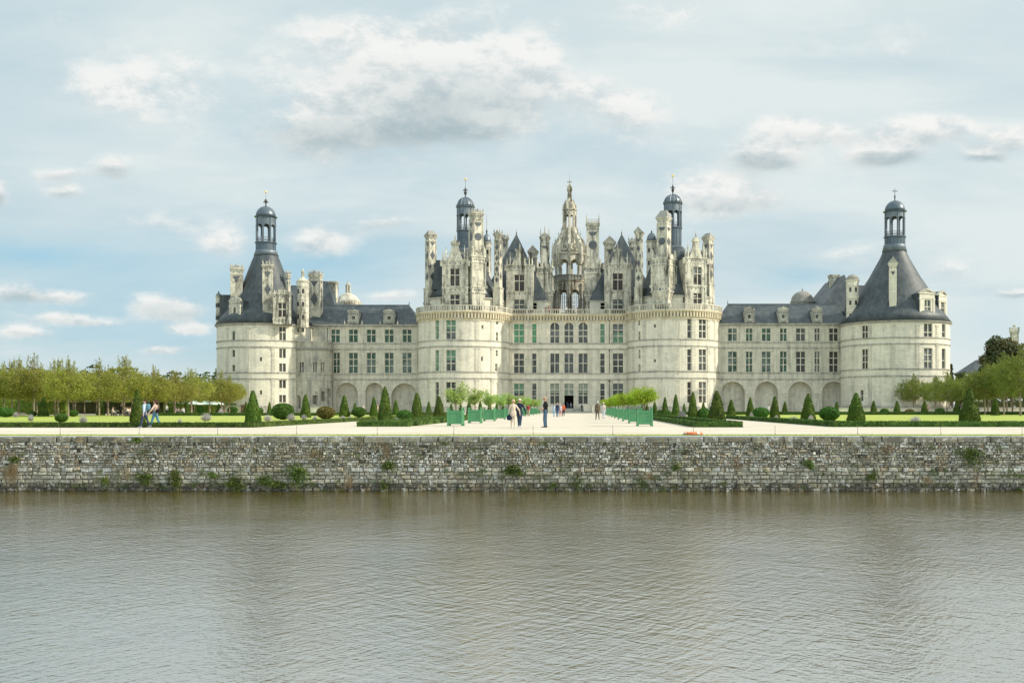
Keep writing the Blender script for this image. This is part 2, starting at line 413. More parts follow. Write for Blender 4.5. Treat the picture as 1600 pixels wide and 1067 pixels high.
def poly_on(mb,P,cx,cz,pts,out=.035):
    """flat inlay on the face P"""
    n=len(pts); A=[P(cx+a,cz+b,-out) for a,b in pts]+[P(cx+a,cz+b,.01) for a,b in pts]
    mb.add(A,[tuple(range(n))]+[(i,n+i,n+(i+1)%n,(i+1)%n) for i in range(n)])
def circ(r,n=14): return [(r*math.cos(2*math.pi*i/n),r*math.sin(2*math.pi*i/n)) for i in range(n)]
def chimney(cxpx,wpx,ytop,ybase,Y,rot=0,style='gable',inl='lozenge',base=None,depth=1.0,mat='stone_orn',topy=None,body=None):
    s=Y/F; w=wpx*s
    c_,s_=abs(math.cos(rot)),abs(math.sin(rot))
    w=w/(c_+s_*depth); d=w*depth
    X=WX(cxpx,Y); zt=WZ(ytop,Y); zb=WZ(ybase,Y)
    mb=MB(); mb.M=Matrix.Translation((X,Y,0))@Matrix.Rotation(rot,4,'Z')
    capw=.16
    sw=w-2*capw*.8; sd=d-2*capw*.8
    mb.box(-sw/2,sw/2,-sd/2,sd/2,zb-3,zt-.2)
    if base:
        bw,y0,y1=base; b=bw*s/(c_+s_*depth)/2; z0=WZ(y1,Y); z1=WZ(y0,Y)
        mb.box(-b,b,-b*depth,b*depth,z0-.5,z1); mb.box(-b-.1,b+.1,-b*depth-.1,b*depth+.1,z1-.02,z1+.18); mb.box(-b-.12,b+.12,-b*depth-.12,b*depth+.12,z0+.0,z0+.25)
    # cap: frieze, dentils and two stepped cornices
    mb.box(-sw/2-.08,sw/2+.08,-sd/2-.08,sd/2+.08,zt-1.35,zt-1.2)
    mb.box(-sw/2-.12,sw/2+.12,-sd/2-.12,sd/2+.12,zt-.55,zt-.4)
    mb.box(-w/2-.02,w/2+.02,-d/2-.02,d/2+.02,zt-.4,zt-.2); mb.box(-w/2-.14,w/2+.14,-d/2-.14,d/2+.14,zt-.2,zt)
    # corner fillets
    for a in (-1,1):
        for b in (-1,1): mb.box(a*sw/2-.07,a*sw/2+.07,b*sd/2-.07,b*sd/2+.07,zb,zt-1.35)
    cap=MB(); cap.M=mb.M; mb.M=Matrix(); cm=M['stone_trim']
    if style=='gable':
        zz=WZ(topy,Y) if topy else zt+w*.45
        cap.prism([(-w/2-.16,zt),(w/2+.16,zt),(0,zz)],-d/2-.14,d/2+.14)
        cap.prism([(-w/2-.25,zt+.02),(-w/2-.05,zt+.0),(.0,zz+.0),(.0,zz+.16)],-d/2-.2,d/2+.2); cap.prism([(w/2+.05,zt),(w/2+.25,zt+.02),(0,zz+.16),(0,zz)],-d/2-.2,d/2+.2)
        finial(cap,0,-d/2,zz,.5)
    elif style=='roof':
        zz=WZ(topy,Y) if topy else zt+w*.35
        cap.pyramid(-w/2-.16,w/2+.16,-d/2-.16,d/2+.16,zt,-w*.3,w*.3,-.05,.05,zz); cm=M['stone_dark']
    elif style=='pinn3':
        cap.box(-w*.42,w*.42,-d*.42,d*.42,zt,zt+.45)
        cap.prism([(-w*.3,zt+.45),(w*.3,zt+.45),(0,zt+1.1)],-d*.4,d*.4)
        for a in (-.42,0,.42):
            for b in (-.4,.4): spike(cap,a*w,b*d,zt+.3,1.9 if a else 2.4,.13)
    elif style=='rail':
        cap.box(-w*.46,w*.46,-d*.46,d*.46,zt,zt+.15)
        for a in (-.47,.47):
            for b in (-.42,.42): spike(cap,a*w,b*d,zt,2.1,.15)
        cap.box(-w*.42,w*.42,-d*.44,-d*.40,zt+.75,zt+.83); cap.box(-w*.42,w*.42,d*.40,d*.44,zt+.75,zt+.83)
        for i in range(9):
            a=-.4+.1*i; cap.box(a*w-.025,a*w+.025,-d*.44,-d*.40,zt+.15,zt+.75)
    elif style=='crown':
        cap.box(-w*.44,w*.44,-d*.44,d*.44,zt,zt+.3)
        k=max(2,int(w/.55))
        for i in range(k+1):
            a=-.45+.9*i/k
            for b in (-.42,.42): finial(cap,a*w,b*d,zt+.25,.75 if i%2 else 1.0,.15)
        cap.prism([(-w*.2,zt+.3),(w*.2,zt+.3),(0,zt+.9)],-d*.4,-d*.2)
    elif style=='flat':
        cap.box(-w*.5,w*.5,-d*.5,d*.5,zt,zt+.12)
    il=mb; il.m=1
    faces=[Flat(X+math.sin(rot)*sd/2, Y-math.cos(rot)*sd/2, rot)]
    faces.append(Flat(X+math.cos(rot)*sw/2, Y+math.sin(rot)*sw/2, rot+math.pi/2))
    faces.append(Flat(X-math.cos(rot)*sw/2, Y-math.sin(rot)*sw/2, rot-math.pi/2))
    for fi,Pf in enumerate(faces):
        q=(sw if fi==0 else sd)*.34; L=zt-1.4-zb
        if inl=='lozenge':
            n=max(1,int(round(L/(q*7.5))))
            poly_on(il,Pf,0,zt-1.5,[(0,-q*1.5),(q,0),(-q,0)])
            for i in range(n):
                z=zt-1.5-L*(i+.62)/n*.9; poly_on(il,Pf,0,z,[(0,-q*1.7),(q,0),(0,q*1.7),(-q,0)])
                if i<n: (poly_on(il,Pf,q*.75,z-L/n*.45,[(q*.45,-q*1.1),(q*.45,q*1.1),(-q*.35,0)],.03),poly_on(il,Pf,-q*.75,z-L/n*.45,[(-q*.45,q*1.1),(-q*.45,-q*1.1),(q*.35,0)],.03)) if L>6 and i<n-1 else None
        elif inl=='circle':
            for i,z in enumerate((zt-2.0,zt-4.9)):
                if z<zb+1: break
                if i==0: poly_on(il,Pf,0,z,[(q*math.cos(a),q*math.sin(a)) for a in [math.pi+math.pi*k/8 for k in range(9)]])
                else: poly_on(il,Pf,0,z,circ(q*1.05))
        elif inl=='tri':
            poly_on(il,Pf,0,zt-1.6,[(0,-q*1.7),(q,0),(-q,0)])
        for a in (-.55,.55): poly_on(il,Pf,a*q*1.3,zt-.85,circ(.12,8))
    o=mb.build('chimney',[M[mat],M['inlay']],castle); cap.build('cap',cm,o)
    return o
def dormer(cxpx,wpx,ycorn,ybot,Y,rot=0,wins=(),gable='tall',ygab=None,depth=4.0,ridge=None,bands=(),dots=True,mat='stone_orn',roofdepth=None,smat='slate',jamb=.16):
    """wins: (px0,px1,py0,py1,nx,rows,kind) given about the dormer's own centre in photo px"""
    s=Y/F; w=wpx*s/math.cos(rot); X=WX(cxpx,Y); zc=WZ(ycorn,Y); zb=WZ(ybot,Y)
    P=Flat(X,Y,rot); mb=MB()
    hs=[]
    for (a,b,c,d,nx,rows,kind) in wins: hs.append(((a-cxpx)*s/math.cos(rot),(b-cxpx)*s/math.cos(rot),WZ(d,Y),WZ(c,Y)))
    wall(mb,P,-w/2,w/2,zb,zc,hs,.35)
    T=Matrix.Translation((X,Y,0))@Matrix.Rotation(rot,4,'Z'); mb.M=T
    mb.m=2 if (gable in('tri','pinn') and rot) else 0
    mb.add([(-w/2,0,zb),(-w/2,depth,zb),(-w/2,depth,zc),(-w/2,0,zc)],[(0,3,2,1)]); mb.add([(w/2,0,zb),(w/2,depth,zb),(w/2,depth,zc),(w/2,0,zc)],[(0,1,2,3)])
    mb.m=0
    mb.add([(-w/2,0,zc),(w/2,0,zc),(w/2,depth,zc),(-w/2,depth,zc)],[(0,1,2,3)])
    mb.box(-w/2-.12,w/2+.12,-.14,.3,zc-.02,zc+.22); mb.box(-w/2-.05,w/2+.05,-.07,.25,zc-.95,zc-.8)
    for yb in bands:
        z=WZ(yb,Y); mb.box(-w/2-.1,w/2+.1,-.12,.2,z-.1,z+.12)
    pw=.2*jamb/.16
    for a in (-1,1):
        mb.box(a*(w/2-pw)-pw,a*(w/2-pw)+pw,-.09,.15,zb+.1,zc-.95)
        mb.box(a*(w/2-pw)-pw*1.15,a*(w/2-pw)+pw*1.15,-.13,.18,zc-1.25,zc-1.0)
    if dots:
        mb.M=Matrix(); mb.m=1; k=mb; n=5
        for i in range(n): poly_on(k,P,(-.4+.2*i)*w,zc-.5,circ(.15,8),.03)
        for yb in bands:
            for i in range(n): poly_on(k,P,(-.4+.2*i)*w,WZ(yb,Y)-.45,circ(.15,8),.03)
        for a in (-1,1):
            for f in (.3,.5,.7): poly_on(k,P,a*(w/2-pw),zb+(zc-zb)*f,circ(.1,8),.12)
    o=mb.build('dormer',[M[mat],M['inlay'],M['slate']],castle)
    for (a,b,c,d,nx,rows,kind),h in zip(wins,hs):
        window(P,o,h[0],h[1],h[2],h[3],nx,rows,kind,dep=.28)
    g=MB(); g.M=T; zg=WZ(ygab,Y) if ygab else zc+w*.4; H=zg-zc-.22; z0=zc+.22
    if gable=='tall':
        hw=w/2
        g.prism([(-hw*.58,z0),(hw*.58,z0),(hw*.46,z0+H*.16),(hw*.30,z0+H*.38),(hw*.25,z0+H*.56),(hw*.25,z0+H*.6),(-hw*.25,z0+H*.6),(-hw*.25,z0+H*.56),(-hw*.30,z0+H*.38),(-hw*.46,z0+H*.16)],-.08,.5)
        g.box(-hw*.34,hw*.34,-.16,.55,z0+H*.6,z0+H*.66); g.prism([(-hw*.33,z0+H*.66),(hw*.33,z0+H*.66),(0,z0+H*.84)],-.13,.5)
        finial(g,0,.15,z0+H*.8,H*.3,.16)
        for a in (-1,1):
            finial(g,a*hw*.42,.1,z0+H*.2,.8,.12); spike(g,a*hw*.72,.1,z0,H*.62,.19); spike(g,a*hw*.95,.1,z0,H*.38,.19); finial(g,a*hw*.32,.1,z0+H*.66,.6,.1)
            g.tube([(a*hw*.7,.1,z0+H*.3),(a*hw*.58,.1,z0+H*.22),(a*hw*.5,.1,z0+H*.32)],[.07,.09,.05],5)
        for a in (-1,1): g.cbox(a*(hw+.2),.15,zc-1.1,.45,.5,1.2); 
    elif gable=='tri':
        hw=w/2+.14
        g.prism([(-hw,z0),(hw,z0),(0,zg)],.0,.5)
        g.prism([(-hw-.12,z0-.02),(-hw+.25,z0-.02),(0,zg-.25),(0,zg+.05)],-.2,.55); g.prism([(hw-.25,z0-.02),(hw+.12,z0-.02),(0,zg+.05),(0,zg-.25)],-.2,.55)
    elif gable=='seg':
        hw=w/2+.1; n=10
        pts=[(hw*math.cos(math.pi*i/n),z0+H*math.sin(math.pi*i/n)) for i in range(n+1)]
        g.prism(pts,-.1,.5); finial(g,0,.1,zg-.05,.5,.14); 
    elif gable=='pinn':
        hw=w/2; g.box(-hw*.8,hw*.8,0,.5,z0,z0+H*.35); g.prism([(-hw*.7,z0+H*.35),(hw*.7,z0+H*.35),(hw*.2,z0+H*.75),(-hw*.2,z0+H*.75)],.02,.45)
        finial(g,0,.15,z0+H*.7,H*.5,.16)
        for a in (-1,1): spike(g,a*hw*.85,.1,z0-.1,H*.85,.17); spike(g,a*hw*.45,.1,z0+H*.3,H*.45,.12)
    g.build('gable',M['stone_orn'],o)
    if ridge is not None:
        rf=MB(); rf.M=T; zr=WZ(ridge,Y); dd=roofdepth or depth
        rf.prism([(-w/2-.1,zc+.02),(w/2+.1,zc+.02),(0,zr)],.5,dd)
        rf.build('dormer_roof',M[smat],o)
    return o
def lantern(cxpx,Y,r,ydrum0,yarc0,yarc1,ydome0,ydome1,yfin,n=8,ribs=False,cone_r=None,metal='lead',rod=None,gold=None,ball='fleur'):
    """open belvedere: drum, arcade of n columns and arches, dome, finial"""
    X=WX(cxpx,Y); Z=lambda y: WZ(y,Y)
    mb=MB(); z0,z1=Z(ydrum0),Z(yarc0)
    mb.smooth=True
    mb.lathe([(r*1.0,z0-.3),(r*1.0,z1-.25)],X,Y,32,cap=False)
    mb.smooth=False
    mb.lathe([(r*1.0,z1-.25),(r*1.12,z1-.18),(r*1.12,z1),(0.01,z1)],X,Y,32,cap=False)
    for i in range(n*2): 
        a=2*math.pi*i/(n*2); mb.cbox(X+r*math.sin(a),Y-r*math.cos(a),z0,.09,.09,z1-z0-.3,a)
    o=mb.build('lantern',M[metal+'_dark'],castle)
    za=Z(yarc1); zd=Z(ydome0)
    P=Cyl(X,Y,r*.98)
    ar=MB(); holes=[]; circ_=2*math.pi*P.r; hw=circ_/n*.385
    off=.5 if n==8 else 0
    for i in range(n):
        u=-circ_/2+circ_*(i+.5)/n; holes.append((u-hw,u+hw,z1+.02,za,True,.2))
    wall(ar,P,-circ_/2,circ_/2,z1,zd,holes,.2)
    Pi=Cyl(X,Y,r*.98-.2); Pi.r=P.r-.2
    f=Pi.r/P.r
    wall(ar,Pi,-circ_/2*f,circ_/2*f,z1,zd,[(h[0]*f,h[1]*f,h[2],h[3],True,0.0) for h in holes],0)
    for i in range(n):
        a=-math.pi+2*math.pi*i/n; x,y=X+(r+.03)*math.sin(a),Y-(r+.03)*math.cos(a)
        ar.lathe([(.17,z1),(.17,z1+.2),(.11,z1+.25),(.1,za-.35),(.17,za-.25),(.17,za-.1),(.1,za),(.1,zd-.1)],x,y,8)
    ar.build('arcade',M[metal],o)
    rl=MB(); 
    for zz in (z1+.45,z1+.95): rl.lathe([(r*.93,zz),(r*.93,zz+.06),(r*.9,zz+.06),(r*.9,zz)],X,Y,32,cap=False)
    for i in range(48):
        a=2*math.pi*i/48; rl.cbox(X+r*.915*math.sin(a),Y-r*.915*math.cos(a),z1,.035,.035,.95,a)
    rl.build('railing',M['iron'],o)
    dm=MB(); zt=Z(ydome1); H=zt-zd; 
    dm.lathe([(r*.95,zd-.12),(r*1.16,zd-.02),(r*1.18,zd+.1),(r*1.02,zd+.16)],X,Y,32,cap=True)
    dm.smooth=True
    dm.lathe([(r*1.02*math.cos(t),zd+.16+(H-.16)*math.sin(t)) for t in [math.pi/2*k/9 for k in range(9)]]+[(.1,zt)],X,Y,32)
    dm.smooth=False
    if ribs:
        for i in range(16):
            a=2*math.pi*i/16
            dm.tube([(X+(r*1.04*math.cos(t))*math.sin(a),Y-(r*1.04*math.cos(t))*math.cos(a),zd+.18+(H-.13)*math.sin(t)) for t in [math.pi/2*k/7 for k in range(7)]],[.07]*7,5)
            finial(dm,X+r*1.12*math.sin(a),Y-r*1.12*math.cos(a),zd+.08,.55,.1,6)
    dm.build('dome',M['lead' if ribs else 'lead_dark'],o)
    fn=MB(); zf=Z(yfin)
    if ball=='cross':
        fn.lathe([(.25,zt-.1),(.1,zt+.2),(.14,zt+.6),(.18,zt+.9),(.1,zt+1.1),(.05,zt+1.3),(.045,zf)],X,Y,8); 
        fn.box(X-.5,X+.5,Y-.05,Y+.05,zf-.65,zf-.52); 
        for a in (-.5,.5): fn.lathe([(.01,zf-.66),(.09,zf-.58),(.01,zf-.5)],X+a,Y,6)
    else:
        fn.lathe([(.3,zt-.1),(.12,zt+.2),(.12,zt+.5),(.32,zt+.9),(.34,zt+1.1),(.14,zt+1.5),(.1,zf)],X,Y,10)
        for sx in (-1,1):
            fn.tube([(X,Y,zf-.9),(X+sx*.25,Y,zf-.55),(X+sx*.45,Y,zf-.55),(X+sx*.5,Y,zf-.8)],[.08,.1,.08,.05],6); fn.tube([(X,Y,zf-.9),(X,Y+sx*.25,zf-.55),(X,Y+sx*.45,zf-.55)],[.08,.1,.05],6)
        fn.lathe([(.06,zf-.9),(.2,zf-.4),(.02,zf+.1)],X,Y,8)
    if rod:
        fn.tube([(X,Y,zf-.1),(X,Y,Z(rod))],[.035,.025],5)
    fo=fn.build('finial',M['iron'],o)
    if gold:
        gb=MB(); zg=Z(gold); gb.lathe([(.01,zg-.28),(.2,zg-.2),(.28,zg),(.2,zg+.2),(.01,zg+.28)],X,Y,10); gb.build('gilded_ball',M['gold'],o)
    return o
def cone_roof(cxpx,Y,prof,n=64,name='roof',mat='slate',a0=0,a1=2*math.pi):
    """prof: (half width px, py)"""
    s=Y/F; mb=MB(); mb.smooth=True
    mb.lathe([(h*s,WZ(y,Y)) for h,y in prof],WX(cxpx,Y),Y,n,a0,a1); return mb.build(name,M[mat],castle)
def balustrade(P,u0,u1,z0,h,name='balustrade',posts=3.2,mat='stone_wing',bal=.5):
    mb=MB(); strip(mb,P,u0,u1,z0,z0+.14,.12,.12); strip(mb,P,u0,u1,z0+h-.14,z0+h,.13,.13)
    n=max(1,int((u1-u0)/bal))
    for i in range(n+1):
        u=u0+(u1-u0)*i/n; strip(mb,P,u-.075,u+.075,z0+.14,z0+h-.14,.06,.06)
    n=max(1,int((u1-u0)/posts))
    for i in range(n+1):
        u=u0+(u1-u0)*i/n; strip(mb,P,u-.2,u+.2,z0+.0,z0+h+.04,.17,.17)
    return mb.build(name,M[mat],castle)

YF=212.0
T1=dict(px=725.6,cy=212.0,R=71*212/F); T1['cx']=WX(725.6,212); T2=dict(px=1052,cy=212.0,R=71.5*212/F); T2['cx']=WX(1052,212)
# --- keep: front facade between its two round towers -------------------------
PF=Flat(0,YF)
def fp(x0,x1,y0,y1,arch=False,P=PF):
    a,_=P.px(x0,y0); b,_=P.px(x1,y0); return (a,b,WZ(y1,P.Y if hasattr(P,'Y') else YF),WZ(y0,P.Y if hasattr(P,'Y') else YF),arch)
rows3=[(505.8,535.9),(552,583),(599,623)]
FW=[]   # (hole, nx, rows, kind, kind2)
def addf(x0,x1,r,nx,rw,kind,kind2=None,arch=False):
    FW.append((fp(x0,x1,r[0],r[1],arch),nx,rw,kind,kind2))
G=[.36,.68]
addf(802.9,818.8,(505.8,535.9),2,G,'p_bright'); addf(802.9,818.8,(552,583),2,G,'p_grey'); addf(802.9,818.8,(599,630),2,G,'p_dark','p_green')
addf(831.3,838.4,(505.8,535.9),1,G,'p_bright'); addf(831.3,838.4,(552,583),1,G,'p_grey'); addf(831.3,838.4,(599,630),1,G,'p_dark')
for a,b in ((859.6,874),(881.7,896.1),(903.8,918.4)):
    addf(a,b,(504,535.9),2,[.33,.62],'p_grey',None,True)
    addf(a,b,(552,583),2,[.5],'p_grey')
addf(859.6,874,(599,631),2,[.42,.7],'p_dark','p_pale'); addf(903.7,918.6,(599,631),2,[.42,.7],'p_dark','p_pale')
addf(937.7,945,(505.8,535.9),1,G,'p_green'); addf(937.7,945,(552,583),1,G,'p_grey'); addf(937.7,945,(599,630),1,G,'p_dark','p_grey')
addf(957.5,974,(505.8,535.9),2,G,'p_green','p_grey'); addf(957.5,974,(552,583),2,G,'p_dark','p_grey'); addf(957.5,974,(599,630),2,G,'p_dark','p_grey')
uL,uR=WX(790,YF),WX(988,YF); zterr=WZ(490,YF)
doorh=fp(881.7,896.3,599,642); 
mb=MB(); wall(mb,PF,uL,uR,-.5,zterr,[w[0] for w in FW]+[doorh],.5)
WALLMB=mb
for h,nx,rw,k1,k2 in FW: window(PF,castle,h[0],h[1],h[2],h[3],nx,rw,k1,h[4],k2)
# door with transom
tr=fp(881.7,896.3,599,617.5); window(PF,castle,tr[0],tr[1],tr[2],tr[3],2,[.5],'p_pale')
d=MB(); dz=WZ(642,YF)
d.add([PF(doorh[0],dz,2.6),PF(doorh[1],dz,2.6),PF(doorh[1],tr[2],2.6),PF(doorh[0],tr[2],2.6)],[(0,1,2,3)])
d.add([PF(doorh[0],dz,.5),PF(doorh[0],dz,2.6),PF(doorh[0],tr[2],2.6),PF(doorh[0],tr[2],.5)],[(0,1,2,3)]); d.add([PF(doorh[1],dz,2.6),PF(doorh[1],dz,.5),PF(doorh[1],tr[2],.5),PF(doorh[1],tr[2],2.6)],[(0,1,2,3)])
d.add([PF(doorh[0],tr[2],.5),PF(doorh[1],tr[2],.5),PF(doorh[1],tr[2],2.6),PF(doorh[0],tr[2],2.6)],[(3,2,1,0)])
d.build('doorway',M['dark'],castle)
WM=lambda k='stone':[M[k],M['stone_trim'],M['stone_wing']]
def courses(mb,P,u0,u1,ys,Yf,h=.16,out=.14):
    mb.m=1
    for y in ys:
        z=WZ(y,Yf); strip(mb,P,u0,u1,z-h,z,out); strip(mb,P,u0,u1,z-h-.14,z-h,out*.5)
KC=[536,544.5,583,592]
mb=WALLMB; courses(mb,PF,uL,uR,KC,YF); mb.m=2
for px in (798.5,822.5,828,843.5,855,877.8,900,922.5,934,950,954,978):
    u=WX(px,YF)
    for a,b in ((498,536),(544.5,583),(592,640)):
        strip(mb,PF,u-.34,u+.34,WZ(b,YF)+.02,WZ(a,YF)-.55,.1); strip(mb,PF,u-.44,u+.44,WZ(a,YF)-.55,WZ(a,YF)-.32,.17)
mb.build('facade_wall',WM(),castle)
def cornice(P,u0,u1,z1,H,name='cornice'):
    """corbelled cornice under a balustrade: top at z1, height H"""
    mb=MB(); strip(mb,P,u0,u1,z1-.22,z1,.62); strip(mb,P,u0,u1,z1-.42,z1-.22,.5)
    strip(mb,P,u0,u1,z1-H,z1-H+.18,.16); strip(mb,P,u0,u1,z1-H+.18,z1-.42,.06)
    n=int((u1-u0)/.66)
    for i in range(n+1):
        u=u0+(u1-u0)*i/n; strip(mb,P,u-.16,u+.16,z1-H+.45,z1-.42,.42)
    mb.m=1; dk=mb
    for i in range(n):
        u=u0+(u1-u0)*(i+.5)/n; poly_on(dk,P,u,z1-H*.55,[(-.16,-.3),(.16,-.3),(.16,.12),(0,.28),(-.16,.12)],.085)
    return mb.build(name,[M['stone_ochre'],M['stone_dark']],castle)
cornice(PF,WX(796,YF),WX(982,YF),WZ(491,YF)+.0,1.75)
balustrade(PF if False else Flat(0,YF-.35),WX(798,YF),WX(978,YF),WZ(491,YF),1.05)
mb=MB(); mb.box(uL,uR,YF-.5,YF+60,zterr+.0,WZ(491,YF)+.003); mb.build('terrace',M['stone_trim'],castle)

def keep_tower(T,windows,slits,pil):
    P=Cyl(T['cx'],T['cy'],T['R']); C=2*math.pi*T['R']; yf=T['cy']-T['R']
    zt=WZ(T['yb'],yf)  # top of cornice
    hs=[];L=[]
    for (x0,x1,y0,y1,nx,rw,k,k2,arch) in windows:
        a,za=P.px(x0,y0); b,_=P.px(x1,y0); _,zb=P.px((x0+x1)/2,y1); _,zc=P.px((x0+x1)/2,y0)
        hs.append((a,b,zb,zc,arch)); L.append((a,b,zb,zc,nx,rw,k,k2,arch))
    mb=MB(); wall(mb,P,-C/2,C/2,-.5,zt-.2,hs,.5)
    for a,b,c,d,nx,rw,k,k2,arch in L: window(P,castle,a,b,c,d,nx,rw,k,arch,k2,name='window' if b-a>.7 else 'slit_window')
    courses(mb,P,-C/2,C/2,T['courses'],yf); mb.m=2
    for px in pil:
        u,_=P.px(px,500)
        for a,b in zip((T['yb']+11,)+tuple(T['courses'][1::2]),T['courses'][::2]+[641]):
            strip(mb,P,u-.4,u+.4,WZ(b,yf)+.02,WZ(a,yf)-.6,.1); strip(mb,P,u-.5,u+.5,WZ(a,yf)-.6,WZ(a,yf)-.35,.17)
    mb.m=1; strip(mb,P,-C/2,C/2,-.4,1.4,.22); mb.build('tower_wall',WM(),castle)
    cornice(P,-C/2,C/2,zt,1.9)
    Pb=Cyl(T['cx'],T['cy'],T['R']+.38); Cb=2*math.pi*Pb.r
    balustrade(Pb,-Cb/2,Cb/2,zt,WZ(T['yt'],yf)-zt)
    mb=MB(); mb.lathe([(T['R']+.5,zt-.1),(T['R']+.5,zt+.004),(.1,zt+.004)],T['cx'],T['cy'],72,cap=False); mb.build('terrace',M['stone_trim'],castle)
T1.update(yb=485.5,yt=476.5,courses=[530.5,540,580,590]); T2.update(yb=483.5,yt=474,courses=[529,539,579,589.5])
W1=[]
for (a,b) in ((499,530),(546.6,579.5),(596.7,629)):
    W1.append((696.7,712.2,a,b,2,G,'p_dark' if a>590 else 'p_grey','p_green' if a<590 else None,False)); W1.append((680,685.8,a,b,1,G,'p_dark' if a>590 else 'p_green',None,False))
W1+=[(752.4,755.5,508,514,1,[],'p_dark',None,False),(751.8,754.9,557,564,1,[],'p_dark',None,False),
     (775.2,778.6,499,507,1,[],'p_dark',None,True),(775.2,778.4,519,532.5,1,[.5],'p_grey',None,False),(774.8,778,547,556.5,1,[.5],'p_dark',None,False),(773.8,777.4,568,580,1,[.5],'p_dark',None,False)]
keep_tower(T1,W1,[], (670,690.5,718,745.6,769.5,786))
W2=[]
for (a,b,k) in ((497,528.5,'p_grey'),(545.6,578.6,'p_grey'),(596.5,629.5,'p_brown')):
    W2.append((1074,1080.4,a,b,1,G,k,None,False)); W2.append((1092,1103.7,a,b,2,G,k,None,False))
W2+=[(1021.3,1024.8,506.5,512,1,[],'p_dark',None,False),(1021.3,1024.8,561,566,1,[],'p_dark',None,False),
     (997,1000,497,508.5,1,[.5],'p_dark',None,True),(997.4,1000.4,518,531.5,1,[.5],'p_dark',None,False),(997.4,1000.4,546,560,1,[.5],'p_dark',None,False),(997.6,1000.6,569,580.5,1,[.5],'p_dark',None,False)]
keep_tower(T2,W2,[], (990,1007,1031.5,1059,1084,1107.5,1117))

# steps
mb=MB(); 
for i in range(4): mb.box(WX(868,207),WX(928,207),YF-7+i*1.1,YF-.05,-.1,.17*(i+1))
mb.box(WX(872,209),WX(905,209),YF-2.5,YF-.06,.1,1.0)
st=mb.build('entrance_steps',M['stone_trim'],castle)
for (p0,p1,y0,y1,h) in ((912,923.5,YF-5.5,YF-.55,1.55),(924.5,930,YF-6.8,YF-5.7,1.55),(855,866,YF-5.5,YF-.55,1.3)):
    mb=MB(); mb.box(WX(p0,206),WX(p1,206),y0,y1,0,h); mb.box(WX(p0,206)-.07,WX(p1,206)+.07,y0-.07,y1,h,h+.13); mb.build('stair_wall',M['stone'],castle)

# --- keep tower attics and roofs ---------------------------------------------
def attic(T,cpx,rpx,ydrum1,prof,slots,yl):
    R_=rpx*T['cy']/F; X=WX(cpx,T['cy']); P=Cyl(X,T['cy'],R_); C=2*math.pi*R_; yf=T['cy']-R_
    zt=WZ(ydrum1,yf); zb=WZ(T['yb'],T['cy']-T['R'])-.1
    hs=[]
    for (x0,x1,y0,y1) in slots:
        a,_=P.px(x0,y0); b,_=P.px(x1,y0); _,z0=P.px((x0+x1)/2,y1); _,z1=P.px((x0+x1)/2,y0); hs.append((a,b,max(z0,zb+.1),z1))
    mb=MB(); wall(mb,P,-C/2,C/2,zb,zt,hs,.3); mb.build('attic_wall',M['stone'],castle)
    for h in hs: window(P,castle,h[0],h[1],h[2],h[3],1,[.5],'p_dark',name='attic_window')
    mb=MB(); strip(mb,P,-C/2,C/2,zt-.12,zt+.15,.3); mb.build('eaves',M['stone_trim'],castle)
    s=T['cy']/F
    m2=MB(); m2.smooth=True; m2.lathe([(R_+.25,zt+.12)]+[(h*s,WZ(y,T['cy'])) for h,y in prof],X,T['cy'],64); m2.build('roof',M['slate'],castle)
    # lead skirt under the lantern
    m3=MB(); m3.smooth=True; m3.lathe([(prof[-1][0]*s*1.02+.6,WZ(prof[-1][1]+11,T['cy'])),(prof[-1][0]*s+.18,WZ(prof[-1][1]+4,T['cy'])),(prof[-1][0]*s+.06,WZ(prof[-1][1]-1,T['cy']))],WX(yl,T['cy']),T['cy'],40); m3.build('roof_flashing',M['lead'],castle)
attic(T1,725,60,464.5,[(54,458),(44,440),(35,420),(26,405),(19,397),(14.5,391)],[(688.5,692.3,466.5,474.5)],726.6)
attic(T2,1053,61,462,[(56,456),(46,438),(37,418),(28,402),(20,394),(15,387)],[(1067,1073.5,464,473),(1008,1010.5,471,475)],1051.3)
lantern(727.2,212,1.72,391,361,336,324.7,309,293,8,True,rod=281,gold=280.5)
lantern(1051.3,212,1.8,387,356.5,330.5,319,304.5,289,8,True,rod=275,gold=275)
# dormers of the towers
D4=[(703.3,709.6+8.5,419.5,447,2,[.62],'p_brown'),(703.3,718.1,460,476.5,2,[.5],'p_brown')]
dormer(711.2,40.5,407.5,484,202.9,0,D4,'tall',367,5,406.8,(449.5,),smat='slate')
mb=MB(); z0=WZ(430,207);z1=WZ(407,207); X0=WX(682,207);X1=WX(737,207)
mb.prism([(X0-1.0,z0-3),(X1+1.6,z0-3),(X1,z1),(X0,z1)],206.5,213); mb.build('roof',M['slate'],castle)
mb=MB(); X0=WX(1064,207);X1=WX(1098,207); z1=WZ(391,207)
mb.prism([(X0-2.2,z1-9),(X1+1,z1-9),(X1,z1),(X0-.2,WZ(398,207)),(X0-.8,WZ(403,207))],206.8,213); mb.build('roof',M['slate'],castle)
dormer(1087.5,35,404,482,204.0,R(16),[(1083.5,1097,417,445,2,[.62],'p_brown'),(1083.5,1097,458,474.5,2,[.5],'p_brown')],'tall',362,5,392,(447.5,))
